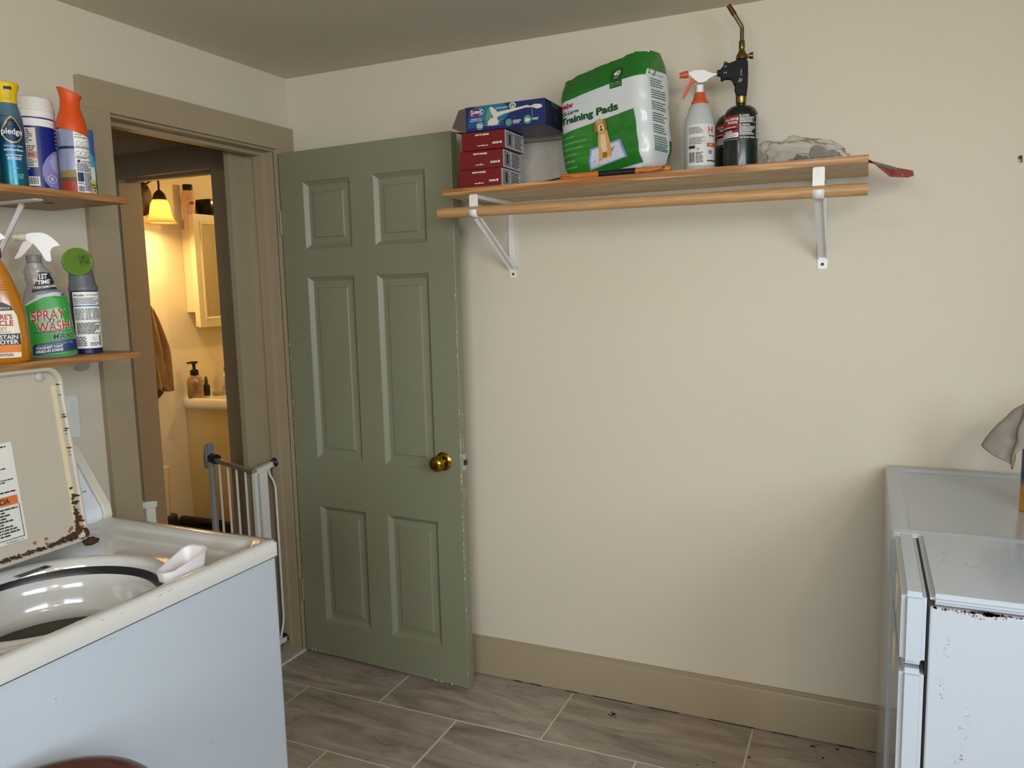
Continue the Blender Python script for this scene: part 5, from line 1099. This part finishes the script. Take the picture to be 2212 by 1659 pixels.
# lock-plated mirror cabinet
t = thing('mirror_cabinet', 'cream wall cabinet with a framed mirror door above the sink', 'cabinet', (XW, .62, 1.33))
obj('body', BX(.001, .075, 0, .36, .01, .445), M_CREAM, t, 0, bevel=.003)
obj('side_board', BX(.075, .098, -.018, .40, -.065, .515), M_CREAM, t, 0, bevel=.002)
b = bmesh.new(); y0_, y1_, z0_, z1_ = -.022, .400, -.068, .518; rg = []
for ins, d in ((0, .098), (0, .114), (.036, .114), (.040, .1175), (.048, .1175), (.054, .108)): rg.append([(d, y0_ + ins, z0_ + ins), (d, y1_ - ins, z0_ + ins), (d, y1_ - ins, z1_ - ins), (d, y0_ + ins, z1_ - ins)])
ring_loft(b, rg, cap1=False); dr2 = obj('door_frame_boards', b, M_CREAM, t, 0)
obj('mirror_glass', BX(.1065, .1085, y0_ + .05, y1_ - .05, z0_ + .05, z1_ - .05), mat('mirror_silver', '#e8e8e4', .02, 1, var=0), dr2, 0)
t = thing('shampoo_bottle', 'pale pink dog shampoo bottle with a black cap on top of the mirror cabinet', 'bottle', (-1.208, .644, 1.7752), (0, 0, radians(45)))
b = bmesh.new(); ring_loft(b, [sup(0, 0, rx, ry, z, 2.3, 32) for rx, ry, z in ((.028, .016, 0), (.031, .018, .005), (.028, .018, .05), (.029, .018, .09), (.034, .019, .14), (.034, .019, .170), (.030, .018, .190), (.024, .017, .198))]); bd = obj('bottle', b, mat('pink_plastic', '#e6c3ac', .35, sss=0), t, 50)
b = bmesh.new(); ring_loft(b, [sup(0, 0, rx, ry, z, 2.3, 28) for rx, ry, z in ((.0245, .0175, .197), (.025, .018, .200), (.0245, .018, .226), (.022, .016, .2285))]); obj('cap', b, M_BLACK, t, 50)
pr = Print(bd, t); pr.text(M_INK, 'Puppy', .002, .155, .024, .006); pr.ell(mat('label_coral', '#b5452f', .5), .016, .132, .012, .008)
for q in (((-.008, .120), (.004, .135), (.010, .128), (.004, .112), (.014, .085), (.002, .070), (-.008, .085), (-.004, .105)),): 
    for i in range(len(q)):
        p, r_ = Vector(q[i]), Vector(q[(i + 1) % len(q)]); n__ = (r_ - p).normalized(); n__ = Vector((-n__.y, n__.x)) * .0006; pr.poly(M_INK, [tuple(p + n__), tuple(r_ + n__), tuple(r_ - n__), tuple(p - n__)])
pr.build()
t = thing('black_basket', 'glossy black storage box on top of the mirror cabinet', 'box', (-1.196, .800, 1.8456)) 
b = bmesh.new(); ring_loft(b, [[(x, y, z) for x, y in rrect(-.045 - k, .045 + k, -.075 - k, .075 + k, .018)] for z, k in ((0, -.004), (.006, 0), (.075, .006), (.088, .004), (.090, -.002))]); obj('box', b, mat('gloss_black', '#0b0a09', .2), t, 40)
# towel on a hook
t = thing('towel_hook', 'dark oval metal hook fixed on the bathroom wall above the brown towel', 'hook', (XW, .352, 1.372))
obj('hook_plate', extr([(.014 * cos(a / 20 * 2 * pi), .024 * sin(a / 20 * 2 * pi)) for a in range(20)], .0006, .006, .001, 'x'), BZ, t, 40); obj('hook_prong', TB(smooth_path([(.005, 0, -.006), (.030, 0, -.014), (.040, 0, .004), (.036, 0, .014)]), .0045, 12), BZ, t, 60)
b = bmesh.new(); NU, NV = 56, 44; rg = []
for j in range(NV + 1):
    v = j / NV; row = []; wd = .018 + .110 * min(1, v * 2.2) ** .7 * (1 - .06 * v)
    for i in range(NU + 1):
        u = i / NU * 2 - 1; amp = .006 + .016 * min(1, v * 2); y = .006 + u * wd * .5 + .035 * v - .016 * max(0, v - .6)
        x = .034 + amp * sin(u * 7 + v * 1.2) * .7 + amp * .4 * sin(u * 15 - v * 2) + .004 * noise.noise(Vector((u * 4, v * 6, 1)))
        z = -.004 + .012 * (1 - u * u) * max(0, 1 - v * 6) - v * (.37 + .075 * (1 if u < -.2 else 0) * 0 + .055 * sin(u * 1.4 + .5) + .03 * (u < -.1) )
        row.append((x, y, z))
    rg.append(row)
ring_loft(b, rg, closed=False); tw_ = obj('towel', b, mat('towel_brown', '#94733f', .95, var=.25, scale=40, bump=.9, bscale=500), None, 60, solid=.006); tw_.location = (XW, .352, 1.372); tag(tw_, 'brown terry towel hanging from the bathroom wall hook', 'towel')
b = bmesh.new(); rg = []
for j in range(25):
    v = j / 24; rg.append([(.016 + .006 * sin(u * 5 + 1), .030 + u * .042 + .012 * v, -.16 - v * .285 + .045 * u * v) for u in [i / 20 * 2 - 1 for i in range(21)]])
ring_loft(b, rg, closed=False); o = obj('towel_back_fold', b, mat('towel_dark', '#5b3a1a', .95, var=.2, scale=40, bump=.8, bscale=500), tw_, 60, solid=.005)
# vanity and sink
t = thing('bathroom_sink', 'white ceramic sink top on a cream vanity cabinet', 'sink', (XW, .545, 0))
CER = mat('ceramic', '#ece6d6', .12, coat=.4, var=.01); b = bmesh.new()
ring_loft(b, [[(x, y, z) for x, y in rrect(.001 + i, .46 - i, 0 + i, .62 - i, .012, 4)] for i, z in ((.012, .835), (.002, .845), (0, .852), (0, .882), (.003, .889), (.010, .892), (.05, .890), (.075, .885))] + [[(.26 + .14 * k * cos(a), .31 + .20 * k * sin(a), z) for a in [radians(q) for q in (0, 15, 30, 45, 60, 120, 135, 150, 165, 180, 200, 215, 230, 240, 250, 290, 300, 315, 330, 345)]] for k, z in ()], cap1=True)
obj('basin_top', b, CER, t, 40)
vc = obj('vanity_cabinet', BX(.002, .43, .018, .60, .06, .836), mat('vanity_cream', '#cbb98a', .45), t, 0, bevel=.003)
for y_ in (.03, .315): obj('vanity_door', BX(.43, .446, y_, y_ + .275, .10, .80), M_CREAM, vc, 0, bevel=.004)
t = thing('faucet', 'chrome single-lever faucet on the bathroom sink', 'faucet', (-1.205, .812, .8905))
b = bmesh.new(); lathe([(.024, 0), (.024, .004), (.019, .008), (.017, .09), (.018, .105), (.014, .112)], 28, bm=b); obj('body', b, M_CHROME, t); obj('spout', TB(smooth_path([(.0, 0, .075), (.05, 0, .085), (.10, 0, .072), (.112, 0, .055)]), .011, 16), M_CHROME, t, 60); obj('lever', TB([(0, 0, .112), (.0, .0, .125), (-.002, 0, .135), (.045, 0, .150)], .006, 12), M_CHROME, t, 50)
t = thing('soap_pump', 'frosted foam soap bottle with a black pump on the bathroom sink edge', 'soap dispenser', (-1.19, .582, .8915), (0, 0, radians(45)))
b = bmesh.new(); ring_loft(b, [sup(0, 0, rx, ry, z, 3.2, 36) for rx, ry, z in ((.036, .022, 0), (.040, .026, .006), (.040, .026, .085), (.034, .024, .105), (.020, .019, .118), (.017, .017, .122))]); bd = obj('bottle', b, mat('soap_amber', '#b08f62', .2, trans=.3), t, 50)
obj('pump_collar', lathe([(.0205, .119), (.0215, .121), (.0205, .146), (.012, .150), (.008, .152), (.008, .176), (.012, .178), (.012, .184)], 28), M_BLACK, t); obj('pump_spout', extr([(-.034, .180), (-.034, .189), (-.010, .193), (.020, .192), (.020, .183), (-.010, .182)], -.009, .009, .002, 'y'), M_BLACK, t, 40)
pr = Print(bd, t)
for a_, b_, c_ in ((-.008, .075, 12), (.004, .085, -4), (.013, .072, -18)):
    for k in range(5): pr.ell(mat('lavender_print', '#6b4a3a', .5), a_ - sin(radians(c_)) * k * -.007 * 1, b_ - k * .008, .0026, .0042)
    pr.rect(mat('lavender_print', ''), a_ - .0004, a_ + .0004, .020, b_ - .035)
pr.build()
t = thing('small_black_bottle', 'small black spray bottle with clear cap on the bathroom sink', 'bottle', (-1.205, .672, .8915)); obj('bottle', lathe([(.017, 0), (.018, .002), (.018, .052), (.010, .060), (.009, .064)]), M_BLACK, t, 50); obj('cap', lathe([(.0105, .063), (.0105, .086), (.007, .088), (.007, .100), (.005, .101)], 24), mat('smoke_cap', '#4e4a44', .2), t)
t = thing('soap_bar', 'greyish soap bar lying beside the faucet', 'soap', (-1.165, .712, .8915), (0, 0, .6)); b = bmesh.new(); ring_loft(b, [sup(0, 0, .028 * k, .018 * k, z, 3, 28) for k, z in ((.9, 0), (1, .004), (1, .012), (.9, .016))]); obj('bar', b, mat('soap_grey', '#8e866c', .5), t, 50)
t = thing('clear_soap_bottle', 'clear hand wash bottle in front of the faucet', 'bottle', (-1.145, .745, .8915), (0, 0, radians(50))); bd = obj('bottle', lathe([(.022, 0), (.024, .003), (.024, .060), (.018, .075), (.010, .088), (.010, .094)]), mat('clear_plastic', ''), t, 50); obj('cap', lathe([(.0115, .092), (.0115, .112), (.010, .114)], 20), mat('cap_clearwhite', '#d8d4c6', .3), t)
pr = Print(bd, t); pr.text(M_INK, 'SOAP', .004, .05, .03, .008, rot=80, bold=.02); pr.build()
# on the bathroom floor
t = thing('brush_canister', 'tall slim cream canister in a black holder on the bathroom floor', 'canister', (-1.125, .262, 0)); obj('canister', lathe([(.028, .30), (.030, .31), (.033, .45), (.040, .585), (.041, .590), (.036, .590), (.034, .58)], 32), mat('canister_cream', '#d9c79f', .4), t); obj('holder', lathe([(.075, 0), (.078, .006), (.070, .22), (.060, .34), (.030, .345)], 36), M_BLACK, t)
t = thing('toilet_paper_stand', 'low black bin with a rounded top against the vanity side', 'bin', (-1.07, .468, 0)); b = bmesh.new(); ring_loft(b, [[(x, y, z) for x, y in rrect(-.13 - k, .13 + k, -.06 - k, .06 + k, .02)] for z, k in ((0, -.01), (.22, 0), (.25, 0))]); obj('bin_body', b, M_BLACK, t, 40)
obj('bin_top', TB([(-.135, -.02, .252), (.12, -.02, .252)], .032, 22), mat('gloss_black', ''), t, 40)
# plank door with an old lock, seen in the mirror
t = bpy.data.objects.new('door_2', None); C.objects.link(t); t['kind'] = 'structure'; t.location = (.296, 1.60, 0)
for k in range(8): obj('plank', BX(-.018, .003, k * .095, k * .095 + .0915, .01, 2.0), M_CREAM, t, 0, bevel=.003)
LP = obj('lock_plate', extr(rrect(-.022, .022, -.055, .055, .003), -.022, -.018, .001, 'x'), mat('rusty_brass', '#7a4a24', .5, .5, var=.4, scale=90), t, 30); LP.location = (0, .27, 1.72)
# camera-side grime on the floor
random.seed(31); b = bmesh.new()
for x, y, s in ((1.30, -.10, .016), (1.345, -.60, .003), (1.62, -.28, .005), (1.66, -.25, .004), (1.76, -.18, .006), (1.75, -.26, .005), (1.73, -.32, .004), (1.93, -.05, .012), (1.99, -.04, .008), (1.96, -.10, .006)):
    for q in range(9 if s > .01 else 1):
        cx, cy = x + random.gauss(0, s * .5), y + random.gauss(0, s * .4); r_ = s * (.35 if s > .01 else 1)
        b.faces.new([b.verts.new((cx + r_ * random.uniform(.5, 1) * cos(a), cy + r_ * random.uniform(.5, 1) * sin(a), .0009)) for a in [2 * pi * i / 7 for i in range(7)]])
tube(b, smooth_path([(1.349, -.585, .001), (1.345, -.56, .001), (1.355, -.535, .001)]), .0006, 4)
o = obj('dirt_speck', b, mat('grime', '#3f352c', .9), fl, 0); o['kind'] = 'stuff'
